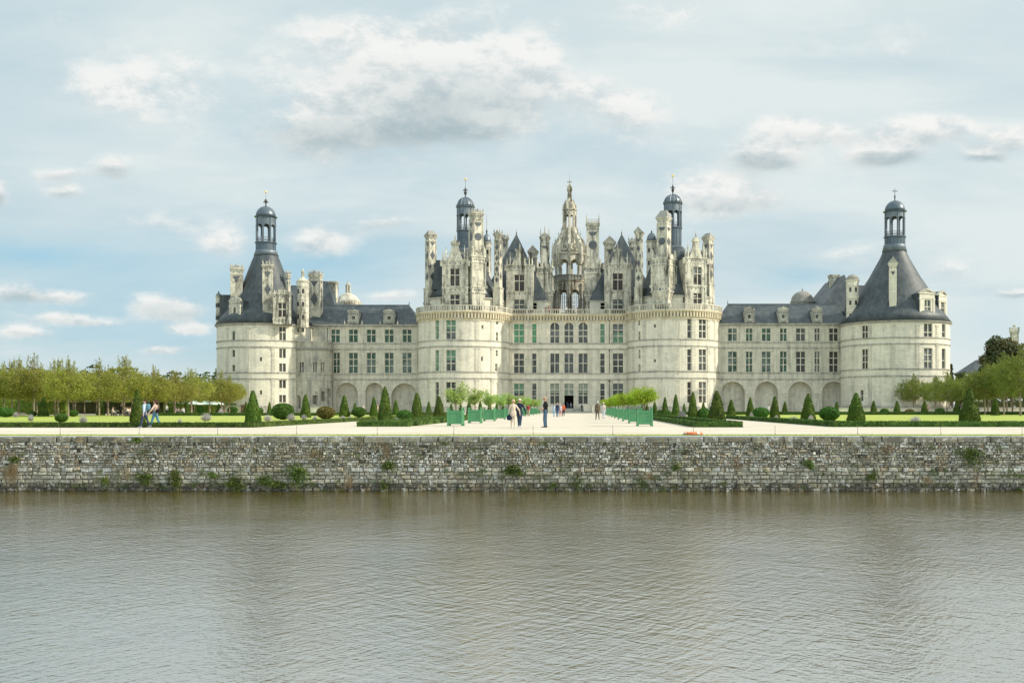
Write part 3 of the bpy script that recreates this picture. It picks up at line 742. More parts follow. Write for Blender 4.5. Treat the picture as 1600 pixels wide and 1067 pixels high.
# great decorated chimneys
def great(cx,w,ytop,y0,Y,rot,style,topy,bw,yb0,yb1,cw,ybot,inl='circle'):
    """slender shaft on a broad carved body with corbelled foot and statues"""
    o=chimney(cx,w,ytop,y0,Y,rot,style,inl,topy=topy)
    s=Y/F; k=1/(abs(math.cos(rot))+abs(math.sin(rot))); b=bw*s*k/2; X=WX(cx,Y)
    m=MB(); m.M=Matrix.Translation((X,Y,0))@Matrix.Rotation(rot,4,'Z')
    z1=WZ(yb0,Y); zc=WZ(yb1,Y); z2=WZ(ybot,Y); c=cw*s*k/2
    m.box(-b,b,-b,b,zc,z1); m.box(-b-.18,b+.18,-b-.18,b+.18,z1-.12,z1+.14); m.box(-b-.1,b+.1,-b-.1,b+.1,z1-1.3,z1-1.1)
    m.box(-b-.22,b+.22,-b-.22,b+.22,zc-.15,zc+.12); m.box(-b-.12,b+.12,-b-.12,b+.12,zc-1.0,zc-.15); m.box(-b-.24,b+.24,-b-.24,b+.24,zc-1.2,zc-.98)
    m.pyramid(-c,c,-c,c,zc-2.8,-b-.1,b+.1,-b-.1,b+.1,zc-1.2); m.box(-c,c,-c,c,z2-1,zc-2.78)
    for a in (-1,1):
        for d_ in (-1,1):
            m.lathe([(.22,zc+.1),(.22,zc+.3),(.15,zc+.35),(.14,z1-1.6),(.24,z1-1.5),(.24,z1-1.3)],a*(b+.08),d_*(b+.08),8)
            statue(m,a*(b-.1),d_*(b-.1),z1+.1,1.9); finial(m,a*b*.45,d_*(b-.05),z1+.1,1.1,.15); finial(m,a*(b-.05),d_*b*.4,z1+.1,1.1,.15)
            finial(m,a*(b+.3),d_*(b+.3),zc-.2,.8,.14)
    for q in range(4):
        M0=m.M; m.M=M0@Matrix.Rotation(q*math.pi/2,4,'Z')
        m.prism([(-b*.6,z1+.14),(b*.6,z1+.14),(b*.45,z1+.65),(0,z1+1.1),(-b*.45,z1+.65)],-b,-b+.3)
        n=9; pts=[(b*.55*math.cos(math.pi*i/n),z1-2.5+b*.55*math.sin(math.pi*i/n)) for i in range(n+1)]
        m.prism([(b*.55,z1-2.7)]+pts+[(-b*.55,z1-2.7)][:0]+[(-b*.55,z1-2.7)],-b-.07,-b+.02)
        m.prism([(-b*.52,zc+.5),(b*.52,zc+.5),(b*.52,z1-2.95),(-b*.52,z1-2.95)],-b-.05,-b+.02)
        m.M=M0
    m.M=Matrix(); m.m=1; il=m
    for q in (0,1,-1):
        Pf=Flat(X+math.sin(rot+q*math.pi/2)*b,Y-math.cos(rot+q*math.pi/2)*b,rot+q*math.pi/2)
        for a in (-.7,-.35,0,.35,.7): poly_on(il,Pf,a*b,z1-.7,circ(.14,8),.03)
        for a in (-.7,-.35,.35,.7): poly_on(il,Pf,a*b,zc-.6,circ(.15,8),.15)
        poly_on(il,Pf,0,zc-.6,circ(.26,10),.15)
    m.build('carved_base',[M['stone_orn'],M['inlay']],o)
    return o
great(744,25,334,396,204.3,R(27),'crown',None,28,402,450,27,476)
great(1037.3,24.6,341,396,204.2,R(-28),'roof',329,38,406,449,33,473)
# tall side chimneys
chimney(673.2,19.8,368,452,208.5,R(35),'roof','lozenge',(23,452,475),topy=360.5)
chimney(778.4,13.4,366,451,207.5,R(-16),'crown','lozenge',(15.5,451,478),depth=1.4)
chimney(998.5,14.2,364,451,207.5,R(-12),'gable','lozenge',(15.5,451,478),depth=1.4,topy=357)
chimney(1106.4,19.6,372,446,208.5,R(-40),'roof','lozenge',(20,446,474),topy=364.5)
chimney(789,11,372,430,232,0,'crown','tri'); chimney(987.5,11,377,430,232,0,'crown','tri')
# stair turrets with little ribbed domes
def turret(cx,hw,ytop,ybot,Y,domey,fin,mat='stone_orn',dmat='lead',wins=3,n=10,rib=True,rod=None,ring=True,figure=False,sides=None):
    s=Y/F; X=WX(cx,Y); r=hw*s; z0=WZ(ybot,Y); z1=WZ(ytop,Y); m=MB()
    m.lathe([(r,z0),(r,z1-.3),(r+.16,z1-.2),(r+.2,z1),(r*.9,z1+.03)],X,Y,sides or n)
    for z in [z1-1.2]+[z1-1.2-2.7*i for i in range(1,12) if z1-1.2-2.7*i>z0]: m.lathe([(r+.01,z-.1),(r+.1,z-.06),(r+.1,z+.06),(r+.01,z+.1)],X,Y,sides or n,cap=False)
    P=Cyl(X,Y,r*math.cos(math.pi/(sides or n))); m.m=1
    for i in range(wins):
        z=z1-2.1-2.7*i
        for a in (-.5,.25): poly_on(m,P,a*r*1.2,z,[(-.2,-.45),(.2,-.45),(.2,.45),(-.2,.45)],.1)
    o=m.build('stair_turret',[M[mat],M['p_dark']],castle)
    d_=MB(); d_.smooth=True; zd=WZ(domey,Y); H=zd-z1
    d_.lathe([(r*.98*math.cos(t),z1+.02+H*math.sin(t)) for t in [math.pi/2*k/6 for k in range(6)]]+[(.08,zd)],X,Y,20); d_.smooth=False
    d_.build('dome',M[dmat],o)
    f=MB()
    zf=WZ(fin,Y)
    if figure: statue(f,X,Y,zd-.1,zf-zd)
    else: finial(f,X,Y,zd-.1,zf-zd,.2)
    if rod: f.tube([(X,Y,zf-.2),(X,Y,WZ(rod,Y))],[.035,.02],5)
    f.build('finial',M['stone_orn' if figure else 'iron'],o)
    return o
turret(760.5,7,379,470,214,366,353,rod=335,wins=3); turret(1018,8,377,470,214,364,358,wins=3)
for px in (767,):
    m=MB(); X=WX(px,213); m.tube([(X,213,WZ(424,213)),(X,213,WZ(388,213))],[.12,.1],8); m.build('drain_pipe',M['stone_trim'],castle)

# --- pavilions with pyramid roofs, central dormers ----------------------------
def pavilion(cx,hw,yap,yev,Y,flip):
    s=Y/F; w=hw*s; X=WX(cx,Y); z0=WZ(yev,Y); z1=WZ(yap,Y+w)
    mb=MB(); mb.box(X-w+.15,X+w-.15,Y+.15,Y+2*w-.15,WZ(491,YF),z0); mb.build('pavilion_wall',M['stone'],castle)
    mb=MB(); mb.box(X-w-.05,X+w+.05,Y-.05,Y+2*w,z0-.12,z0+.1); mb.build('eaves',M['stone_trim'],castle)
    mb=MB(); c=.12; mb.pyramid(X-w,X+w,Y,Y+2*w,z0+.1,X-c,X+c,Y+w-c,Y+w+c,z1); mb.build('roof',M['slate'],castle)
    mb=MB(); finial(mb,X,Y+w,z1-.1,1.3,.14); mb.build('roof_finial',M['iron'],castle)
    zr=WZ(411,Y+w+2)
    mb=MB(); a,b=(X,X+flip*7.5) if flip>0 else (X-7.5,X)
    y0=Y+w-1; mb.M=Matrix.Identity(4)
    mb.add([(a,y0-2.2,z0),(b,y0-2.2,z0),(b,y0+9,z0),(a,y0+9,z0),(a,y0+3,zr),(b,y0+3,zr)],[(0,1,5,4),(2,3,4,5),(1,2,5),(3,0,4)]); mb.build('roof',M['slate'],castle)
pavilion(803.4,53,367,470,217.5,1); pavilion(973.4,53,367,470,217.5,-1)
dormer(811.8,41.5,415,484.5,215,0,[(803.4,819.4,429,455.5,2,[.62],'p_brown'),(803.4,819.4,468,483.8,2,[.5],'p_dark')],'tall',381,5,417,(455.8,))
dormer(965.4,41.5,413,484.5,215,0,[(957.5,973.4,427,453.5,2,[.62],'p_brown'),(957.5,973.4,467.5,483.8,2,[.5],'p_dark')],'tall',381,5,417,(454.5,))
m=MB(); P=Flat(0,217.6)
for a,b in ((830.6,839),(937.8,945.8)): 
    window(Flat(0,217.62),castle,WX(a,217.6),WX(b,217.6),WZ(484,217.6),WZ(473,217.6),1,[.5],'p_dark',dep=.03,name='attic_window')
great(851.4,15.4,371,405,223,0,'pinn3',None,24,420,456,23,484)
great(926.2,20.4,350,405,223,0,'rail',None,24,420,456,23,484)
for cx,w,yt,tp in ((832.8,14.5,394,385.5),(952.5,17,380,371)): chimney(cx,w,yt,425,226,0,'gable','tri',topy=tp)
chimney(1011,0.1+9,398,470,219,0,'gable','tri') if False else None
# --- central lantern tower -----------------------------------------------------
def central():
    Y=234.0; s=Y/F; X=WX(890,Y); Z=lambda y:WZ(y,Y)
    r=24.3*s
    # lower storey: octagon with eight big arches
    m=MB(); k=8; R0=r*.97
    for i in range(k):
        a=(i+.5)*2*math.pi/k; half=R0*math.tan(math.pi/k); P=Flat(X+R0*math.sin(a),Y-R0*math.cos(a),a)
        wall(m,P,-half,half,Z(492),Z(443),[(-.95,.95,Z(490),Z(455),True,.5)],.5)
        P2=Flat(X+(R0-.55)*math.sin(a),Y-(R0-.55)*math.cos(a),a); h2=(R0-.55)*math.tan(math.pi/k)
        wall(m,P2,-h2,h2,Z(492),Z(443),[(-.95,.95,Z(490),Z(455),True,0)],0)
        for u in (-half,): 
            x,y,_=P(u,0,-.1); m.lathe([(.34,Z(488)),(.34,Z(485)),(.26,Z(484)),(.24,Z(450)),(.36,Z(448)),(.36,Z(445))],x,y,8)
        for u in (-1.05,1.05): strip(m,P,u-.14,u+.14,Z(488),Z(462),.1)
    m.lathe([(r*1.02,Z(443)-.0),(r*1.1,Z(443)+.2),(r*1.1,Z(441)+.2),(r*1.02,Z(441)+.2)],X,Y,8,a0=0,cap=True)
    o=m.build('lantern_tower',M['stone_lant'],castle)
    wn=MB()
    for i in range(k):
        a=(i+.5)*2*math.pi/k; P=Flat(X+(R0-.3)*math.sin(a),Y-(R0-.3)*math.cos(a),a)
        for u in (-.5,0,.5): strip(wn,P,u-.04,u+.04,Z(490),Z(457),0,.06)
        for z in (Z(483),Z(476),Z(469),Z(462)): strip(wn,P,-.95,.95,z-.04,z+.04,.01,.06)
    wn.build('window_bars',M['stone_trim'],o)
    b=MB()  # parapet
    for i in range(k):
        a=(i+.5)*2*math.pi/k; R1=r*1.0; half=R1*math.tan(math.pi/k); P=Flat(X+R1*math.sin(a),Y-R1*math.cos(a),a)
        strip(b,P,-half,half,Z(441)+.2,Z(441)+.4,.16,.1); strip(b,P,-half,half,Z(433),Z(433)+.2,.18,.1)
        strip(b,P,-half,half,Z(441)+.4,Z(433),.0,.12)
        for t in (-1,-.5,0,.5): strip(b,P,t*half-.12,t*half+.12,Z(441)+.4,Z(433),.1,.1)
    b.build('parapet',M['stone_dark'],o)
    # eight volute buttresses
    v=MB()
    core=5.2*s
    for i in range(k):
        a=i*2*math.pi/k+math.pi/k*0
        v.M=Matrix.Translation((X,Y,0))@Matrix.Rotation(a,4,'Z')@Matrix.Rotation(math.pi/2,4,'Z')
        # in (x=radius, z)
        Q=lambda rp,y:(rp*s,Z(y))
        outer=[Q(22.5,436),Q(23,418),Q(27.5,414),Q(28.5,400),Q(28,391),Q(24.5,381),Q(19.5,373),Q(14.5,366),Q(11.8,357)]
        inner=[Q(8,357),Q(8.5,368),Q(13,377),Q(17.5,387),Q(20.5,398),Q(20,412),Q(18.5,420),Q(18.5,436)]
        poly=outer+inner
        # as strips of quads, so that the rib is well formed
        n=8
        def samp(L,t):
            f=t*(len(L)-1); j=min(int(f),len(L)-2); g=f-j; return (L[j][0]*(1-g)+L[j+1][0]*g, L[j][1]*(1-g)+L[j+1][1]*g)
        inn=inner[::-1]; th=.27
        for j in range(14):
            p0,p1=samp(outer,j/14),samp(outer,(j+1)/14); q0,q1=samp(inn,j/14),samp(inn,(j+1)/14)
            v.add([(p0[0],-th,p0[1]),(p1[0],-th,p1[1]),(q1[0],-th,q1[1]),(q0[0],-th,q0[1]),(p0[0],th,p0[1]),(p1[0],th,p1[1]),(q1[0],th,q1[1]),(q0[0],th,q0[1])],
                  [(0,1,2,3),(7,6,5,4),(0,4,5,1),(3,2,6,7),(0,3,7,4),(1,5,6,2)])
        # ring wall roundel, pinnacle on the haunch
        x,z=Q(26.5,391); finial(v,x,0,z,2.0,.26); x,z=Q(22.5,380); finial(v,x,0,z,1.5,.2); x,z=Q(17,368); finial(v,x,0,z,1.1,.16); x,z=Q(13,361.5); finial(v,x,0,z,.9,.13)
        x,z=Q(21,404); v.M=v.M; v.cbox(x,0,z-1.2,1.2,.8,.25)
    v.M=Matrix()
    # arched ring between the ribs
    Rr=22*s; P=Cyl(X,Y,Rr); C=2*math.pi*Rr
    hs=[(-C/2+C*(i+.5)/8-1.0,-C/2+C*(i+.5)/8+1.0,Z(433)-.1,Z(408),True,.3) for i in range(8)]
    wall(v,P,-C/2,C/2,Z(434),Z(399),hs,.3)
    P3=Cyl(X,Y,Rr-.3); C3=2*math.pi*P3.r; f=P3.r/P.r; wall(v,P3,-C3/2,C3/2,Z(434),Z(399),[(h[0]*f,h[1]*f,h[2],h[3],True,0) for h in hs],0)
    v.lathe([(Rr+.05,Z(400)),(Rr+.4,Z(399)),(Rr+.4,Z(397.5)),(Rr-.4,Z(397.5)),(Rr-.4,Z(400))],X,Y,32,cap=False)
    # inner core and shell curving up
    for j in range(8):
        a=(j+.5)*math.pi/4
        v.M=Matrix.Translation((X,Y,0))@Matrix.Rotation(a+math.pi/2,4,'Z')
        for (rr,yy,q) in ((19,388,.85),):
            pts=circ(q,12); ptsi=circ(q*.62,12); n=12
            v.add([(rr*s+.02*0,p[0],Z(yy)+p[1]) for p in pts]+[(rr*s,p[0],Z(yy)+p[1]) for p in ptsi]+[(rr*s-.3,p[0],Z(yy)+p[1]) for p in pts]+[(rr*s-.3,p[0],Z(yy)+p[1]) for p in ptsi],
                  [(i,(i+1)%n,n+(i+1)%n,n+i) for i in range(n)]+[(2*n+i,3*n+i,3*n+(i+1)%n,2*n+(i+1)%n) for i in range(n)]+[(i,2*n+i,2*n+(i+1)%n,(i+1)%n) for i in range(n)])
    v.M=Matrix()
    v.lathe([(core,Z(436)),(core,Z(372)),(10*s,Z(364)),(10*s,Z(362))],X,Y,16)
    v.m=0; v.lathe([(16*s,Z(399)),(13*s,Z(388)),(9.5*s,Z(376)),(7.5*s,Z(366))],X,Y,16,cap=False)
    v.build('volute_buttresses',[M['stone_orn'],M['stone_dark']],o)
    u=MB()
    u.lathe([(11.8*s,Z(364)),(12.6*s,Z(362)),(12.6*s,Z(360.5)),(10*s,Z(359.5)),(10*s,Z(357))],X,Y,16)
    # upper lantern of eight tall openings
    P=Cyl(X,Y,9.8*s); C=2*math.pi*P.r
    hs=[(-C/2+C*(i+.5)/8-.3,-C/2+C*(i+.5)/8+.3,Z(356),Z(337),True,.25) for i in range(8)]
    wall(u,P,-C/2,C/2,Z(358),Z(329),hs,.25); P3=Cyl(X,Y,P.r-.25); C3=2*math.pi*P3.r; f=P3.r/P.r; wall(u,P3,-C3/2,C3/2,Z(358),Z(329),[(h[0]*f,h[1]*f,h[2],h[3],True,0) for h in hs],0)
    for i in range(8):
        a=-math.pi+i*math.pi/4; u.lathe([(.2,Z(357)),(.13,Z(356)),(.12,Z(335)),(.22,Z(334)),(.22,Z(332))],X+10.1*s*math.sin(a),Y-10.1*s*math.cos(a),8)
    u.lathe([(9.9*s,Z(331)),(11.8*s,Z(329.5)),(11.8*s,Z(328)),(10.6*s,Z(327.5)),(10.2*s,Z(322)),(8*s,Z(316)),(5*s,Z(313.5)),(4.6*s,Z(312))],X,Y,16)
    for i in range(8):
        a=i*math.pi/4+.39; finial(u,X+10.8*s*math.sin(a),Y-10.8*s*math.cos(a),Z(328),1.5,.2); finial(u,X+7.2*s*math.sin(a),Y-7.2*s*math.cos(a),Z(318),1.1,.15); finial(u,X+12*s*math.sin(a),Y-12*s*math.cos(a),Z(361),1.2,.18)
    u.lathe([(4.2*s,Z(313)),(3.7*s,Z(310)),(3.3*s,Z(300)),(4.4*s,Z(298)),(4.4*s,Z(296)),(4.2*s,Z(293)),(3*s,Z(290)),(1*s,Z(288.5)),(.7*s,Z(287))],X,Y,10)
    u.build('upper_lantern',M['stone_lant'],o)
    g=MB(); 
    g.box(X-.1,X+.1,Y-.1,Y+.1,Z(288),Z(281)); g.box(X-.5,X+.5,Y-.08,Y+.08,Z(285.3),Z(284)); g.box(X-.08,X+.08,Y-.5,Y+.5,Z(285.2),Z(284.1))
    for a in (-.5,.5): g.lathe([(.02,Z(285.8)),(.14,Z(284.6)),(.02,Z(283.6))],X+a,Y,6)
    g.tube([(X,Y,Z(281)),(X,Y,Z(267))],[.035,.02],5); g.build('finial',M['stone_trim'],o)
central()

# --- wings ----------------------------------------------------------------------
def wing(xa,xb,Y,yev,yrid,rx0,rx1,wins,arches,cs,hipR=None,hipL=None,pil=(),ridgeback=5.2):
    P=Flat(0,Y); hs=[]; L=[]
    for (x0,x1,y0,y1,nx,rw,k) in wins:
        h=(WX(x0,Y),WX(x1,Y),WZ(y1,Y),WZ(y0,Y),False,.42); hs.append(h); L.append((h,nx,rw,k))
    ah=[(WX(x0,Y),WX(x1,Y),-.3,WZ(y,Y),True,1.5) for x0,x1,y in arches]
    mb=MB(); wall(mb,P,WX(xa,Y),WX(xb,Y),-.5,WZ(yev,Y)-.1,hs+ah); 
    for h in ah: # niche back walls
        a,b=h[0]-.3,h[1]+.3; mb.add([P(a,-.4,1.49),P(b,-.4,1.49),P(b,h[3]+.3,1.49),P(a,h[3]+.3,1.49)],[(0,1,2,3)],[[(a,0),(b,0),(b,h[3]),(a,h[3])]])
    for h,nx,rw,k in L: window(P,castle,h[0],h[1],h[2],h[3],nx,rw,k)
    courses(mb,P,WX(xa,Y),WX(xb,Y),cs,Y)
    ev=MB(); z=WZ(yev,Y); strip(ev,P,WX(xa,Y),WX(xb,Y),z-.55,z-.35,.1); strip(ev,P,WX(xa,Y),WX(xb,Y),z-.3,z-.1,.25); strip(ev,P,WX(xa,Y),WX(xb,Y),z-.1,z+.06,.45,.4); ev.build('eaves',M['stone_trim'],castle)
    m=mb; m.m=2
    for px in pil:
        u=WX(px,Y)
        for a,b in zip([yev+3]+cs[1::2][:-1]+[],cs[::2]): strip(m,P,u-.3,u+.3,WZ(b,Y)+.02,WZ(a,Y)-.5,.09); strip(m,P,u-.38,u+.38,WZ(a,Y)-.5,WZ(a,Y)-.3,.15)
    for (x0,x1,y),(x2,x3,_) in zip(arches,arches[1:]):
        if x2-x1>6: u0,u1=WX(x1,Y)+.1,WX(x2,Y)-.1; strip(m,P,u0-.05,u1+.05,WZ(y+19,Y),WZ(y+17,Y),.12); strip(m,P,u0-.05,u1+.05,WZ(y+24,Y),WZ(y+23,Y),.12)
    # archivolts
    for x0,x1,y in arches:
        a,b=WX(x0,Y),WX(x1,Y); mid=(a+b)/2; r=(b-a)/2; zc=WZ(y,Y)-r
        for i in range(14):
            t0,t1=math.pi*i/14,math.pi*(i+1)/14
            pts=[(mid+q*math.cos(t),zc+q*math.sin(t)) for q,t in ((r+.02,t0),(r+.45,t0),(r+.45,t1),(r+.02,t1))]
            m.add([P(x,z_,-.08) for x,z_ in pts]+[P(x,z_,.02) for x,z_ in pts],[(0,1,2,3),(1,5,6,2),(0,3,7,4)])
    m.build('wing_wall',WM('stone_wing'),castle)
    rf=MB(); z0=WZ(yev,Y)+.07; Yr=Y+ridgeback; z1=WZ(yrid,Yr); A,B=WX(xa,Y),WX(xb,Y); a,b=WX(rx0,Yr),WX(rx1,Yr)
    rf.add([(A,Y-.4,z0),(B,Y-.4,z0),(B,Yr+ridgeback+.4,z0),(A,Yr+ridgeback+.4,z0),(a,Yr,z1),(b,Yr,z1)],[(0,1,5,4),(2,3,4,5),(1,2,5),(3,0,4)]); rf.build('roof',M['slate'],castle)
    rg=MB(); rg.box(a,b,Yr-.12,Yr+.12,z1-.05,z1+.1); spike(rg,b if hipR else a,Yr,z1,1.0,.1); rg.build('roof_ridge',M['lead'],castle)
    bw=MB(); bw.add([(A,Y+10.8,-.5),(B,Y+10.8,-.5),(B,Y+10.8,z0),(A,Y+10.8,z0)],[(3,2,1,0)]); bw.build('rear_wall',M['stone_wing'],castle)
def smalld(cx,w,y0,y1,Y,seg): 
    k=Y/F
    dormer(cx,w,y0+3,y1+1,Y-.1,0,[(cx-w*.17,cx+w*.17,y0+9.5,y1-8,1,[],'p_dark')],'seg' if seg else 'tri' ,y0-1.5 if seg else y0-.5,3.2,y0-1,(y1-5.5,),True,'stone_trim')
    m=MB()
    for a in (-1,1): finial(m,WX(cx+a*(w/2+5.5),Y-.2),Y-.2,WZ(y1+1,Y),1.3,.2)
    m.build('eaves_finials',M['stone_orn'],castle) if not seg else None
YL=213.5
lw=[]
for i,(a,b) in enumerate(((517.2,530.9),(544.8,559),(572.9,587),(601,614.9),(628.8,643))):
    k='p_dkgreen'; lw.append((a,b,514.7,535,2,[.6],k)); a2=520.6 if i==0 else a; lw.append((a2,b,551,583,2,[.36,.68],k))
wing(478,658,YL,507.6,476.9,505,639.3,lw,[(524.8,559,598),(571,599,598),(611.4,653,599)],[536,544.5,583.5,592],True,None,(510,513.5,537.5,566,594.5,622,650))
smalld(552,16.5,484,507.5,YL,False); smalld(607.7,16.5,484,507.5,YL,False)
YR=210.0
rw_=[]
for a,b in ((1137.6,1151.5),(1165.6,1175.6),(1190.3,1204.2),(1218.7,1229.4),(1243.9,1258.3),(1272.7,1280.9),(1295.6,1309.5)):
    k='p_dkgreen' if a<1240 else 'p_dark'; rw_.append((a,b,512.9,533,2,[.6],k)); rw_.append((a,b,549,581.4,2,[.36,.68],k))
wing(1121,1326,YR,505.8,475.3,1137,1305,rw_,[(1126.3,1163.8,596),(1179.6,1215.8,596),(1231.8,1268.8,596),(1284.3,1320.8,596)],[534,542.5,581.8,591.5],None,True,(1130,1158,1182,1211,1236,1265,1287,1316))
for cx in (1171,1224,1277): smalld(cx,15,481.5,505.8,YR,True)

# --- outer towers ---------------------------------------------------------------
def outer_tower(px,cy,Rp,yev,cs,wins,pil,prof,plinth=True):
    Rm=Rp*cy/F; X=WX(px,cy); P=Cyl(X,cy,Rm); C=2*math.pi*Rm; yf=cy-Rm; hs=[];L=[]
    for (x0,x1,y0,y1,nx,rw,k) in wins:
        a,_=P.px(x0,y0); b,_=P.px(x1,y0); _,z0=P.px((x0+x1)/2,y1); _,z1=P.px((x0+x1)/2,y0); hs.append((a,b,z0,z1)); L.append((a,b,z0,z1,nx,rw,k))
    zt=WZ(yev,yf); mb=MB(); wall(mb,P,-C/2,C/2,-.5,zt-.1,hs,.45)
    for a,b,c,d,nx,rw,k in L: window(P,castle,a,b,c,d,nx,rw,k,name='window' if b-a>.6 else 'slit_window')
    courses(mb,P,-C/2,C/2,cs,yf); mb.m=1; strip(mb,P,-C/2,C/2,-.4,WZ(634,yf),.25)
    ev=MB(); strip(ev,P,-C/2,C/2,zt-.35,zt-.1,.15); strip(ev,P,-C/2,C/2,zt-.1,zt+.08,.4,.4); ev.build('eaves',M['stone_trim'],castle)
    m=mb; m.m=2
    for q in pil:
        u,_=P.px(q,500)
        for a,b in zip([yev+4]+cs[1::2],cs[::2]+[633]): strip(m,P,u-.36,u+.36,WZ(b,yf)+.02,WZ(a,yf)-.55,.1); strip(m,P,u-.46,u+.46,WZ(a,yf)-.55,WZ(a,yf)-.3,.16)
    m.build('tower_wall',WM(),castle)
    s=cy/F; rf=MB(); rf.smooth=True; rf.lathe([(Rm+.45,zt+.06)]+[(h*s*.965,WZ(y,cy)) for h,y in prof],X,cy,80); rf.build('roof',M['slate'],castle)
    h,y=prof[-1]; fl=MB(); fl.smooth=True; h2,y2=prof[-2]; fl.lathe([(h2*s+.06,WZ(y2,cy)),(h*s+.1,WZ(y+1,cy)),(h*s+.05,WZ(y-1,cy))],X,cy,40); fl.build('roof_flashing',M['lead'],castle)
    return P
outer_tower(416,214,72.8,505,[530.6,541,581,590.6],
  [(436.3,447,510.4,532,2,[.6],'p_dark'),(436.3,447,544.7,559.7,2,[],'p_dark'),(436.3,447,567.7,581,2,[],'p_grey'),(436.3,447,593.4,606.5,2,[],'p_dark'),(436.3,447,616.8,629,2,[],'p_brown'),
   (362.4,367,517.5,533.4,1,[],'p_dkgreen'),(362.4,367,546.5,557.8,1,[],'p_dark'),(362.4,367,570,580.6,1,[],'p_dark'),(405.8,409.5,557.8,564.4,1,[],'p_dark'),(405.8,409.5,609.4,616.5,1,[],'p_brown')],
  (355,387,427,460),[(69,497),(60,487),(54,478),(44,461),(36,444),(29,426),(22.5,409),(18.5,400),(16,393)])
lantern(415.4,214,2.05,393.5,379.5,352,340,322.5,311.5,8,False,rod=302,gold=300)
outer_tower(1397.6,206,81.6,500.5,[526,535.5,575,586],
  [(1346.5,1355.7,508.5,529,2,[.5],'p_brown'),(1346.5,1355.7,545.6,577,2,[.36,.68],'p_brown'),(1344,1349,609,627,1,[.5],'p_brown'),
   (1443.8,1457,505.7,526.3,2,[.35],'p_grey'),(1443.8,1457,543.8,575.6,2,[.35,.67],'p_grey'),(1471.6,1477.4,506.5,527,1,[.4],'p_grey'),(1471.6,1477.4,544.8,576,1,[.4],'p_grey')],
  (1333,1359,1395.5,1433.5,1464.5),[(78,494),(70,482),(60,466),(50,449),(40,434),(31,418),(23,404),(18.5,394),(16,384)])
lantern(1398.2,206,2.02,384,370.5,340,331.5,313.6,294.5,8,False,ball='cross')
# chimneys, dormers and turrets of the outer towers
chimney(370,22,420,461,210,R(14),'crown','tri',depth=.8); chimney(418.5,19.8,415,473,206.5,R(15),'crown','lozenge',depth=.9)
chimney(450,8,430,460,212,R(-20),'crown','tri')
chimney(493,22,429,489,216,R(-9),'crown','lozenge',depth=.55); chimney(519.5,15,441,468,226,0,'flat','none')
chimney(1395,14.4,412,473,197.8,R(-14),'gable','tri',topy=403.5,depth=.8,mat='stone')
chimney(1302.5,14.5,430.5,452,232,0,'flat','none')
dormer(366.8,21.6,470.5,505.5,206.0,R(-28),[(363.5,368.5,480,493,1,[],'p_dark')],'pinn',462,4,464,(494,),True)
dormer(440.6,26.5,460,506.5,204.1,R(12),[(434.8,446.8,473,495.5,2,[.55],'p_brown')],'pinn',450,5,455,(499,),True)
dormer(1448.7,27,459,504,196.9,R(20),[(1444,1455,468.5,490.5,2,[.5],'p_grey')],'tri',451,6.5,452,(494,),False,mat='stone')
dormer(1473,18,463,504.5,200.9,R(42),[(1468.5,1477.5,472,491,1,[.5],'p_grey')],'tri',454,6,455,(495,),False,mat='stone')
turret(341.6,4,462,505,214,458,453,wins=2); 
mb=MB(); X0,X1=WX(345,213),WX(372,213); mb.prism([(X0,WZ(505,213)),(X1,WZ(505,213)),(X1,WZ(461,213)),(X0,WZ(461,213))],212.5,216); mb.build('roof',M['slate'],castle)
turret(473.2,9.4,440,512,208.5,435,419,figure=True,dmat='stone_orn',wins=4,sides=8)
# steep roofs behind the left tower
mb=MB(); Yb=224; mb.add([(WX(440,Yb),Yb-3,WZ(480,Yb)),(WX(530,Yb),Yb-3,WZ(480,Yb)),(WX(530,Yb),Yb+9,WZ(480,Yb)),(WX(440,Yb),Yb+9,WZ(480,Yb)),(WX(448,Yb),Yb+3,WZ(446,Yb+3)),(WX(500,Yb),Yb+3,WZ(446,Yb+3))],[(0,1,5,4),(2,3,4,5),(1,2,5),(3,0,4),(0,3,2,1)])
mb.add([(WX(500,222),220,WZ(482,222)),(WX(527,222),220,WZ(480,222)),(WX(527,236),236,WZ(480,222)),(WX(500,236),236,WZ(480,222)),(WX(504,224),224,WZ(439,224)),(WX(507,224),234,WZ(439,224)),(WX(512,224),224,WZ(440,224)),(WX(512,224),234,WZ(440,224))],[(0,1,6,4),(1,2,7,6),(4,6,7,5),(3,0,4,5),(2,3,5,7)])
mb.build('roof',M['slate'],castle)
mb=MB(); Yd=240; X=WX(543.8,Yd); s=Yd/F; mb.smooth=True
mb.lathe([(20*s,WZ(486,Yd)),(20*s,WZ(475,Yd)),(20.5*s,WZ(474,Yd)),(18*s,WZ(470,Yd)),(13*s,WZ(463,Yd)),(7*s,WZ(459.5,Yd)),(4*s,WZ(458.5,Yd))],X,Yd,32); mb.smooth=False
mb.lathe([(4*s,WZ(459,Yd)),(4.6*s,WZ(458,Yd)),(2.2*s,WZ(457,Yd)),(2.2*s,WZ(447,Yd)),(3.8*s,WZ(446,Yd)),(3.4*s,WZ(444,Yd)),(1*s,WZ(441.5,Yd)),(.02,WZ(437,Yd))],X,Yd,12)
for i in range(6): a=i*math.pi/3; mb.lathe([(.14,WZ(458,Yd)),(.14,WZ(446,Yd))],X+3.3*s*math.sin(a),Yd-3.3*s*math.cos(a),6)
for i in range(16): a=i*math.pi/8; finial(mb,X+20*s*math.sin(a),Yd-20*s*math.cos(a),WZ(475,Yd),.9,.16)
mb.build('stone_dome',M['stone_orn'],castle)
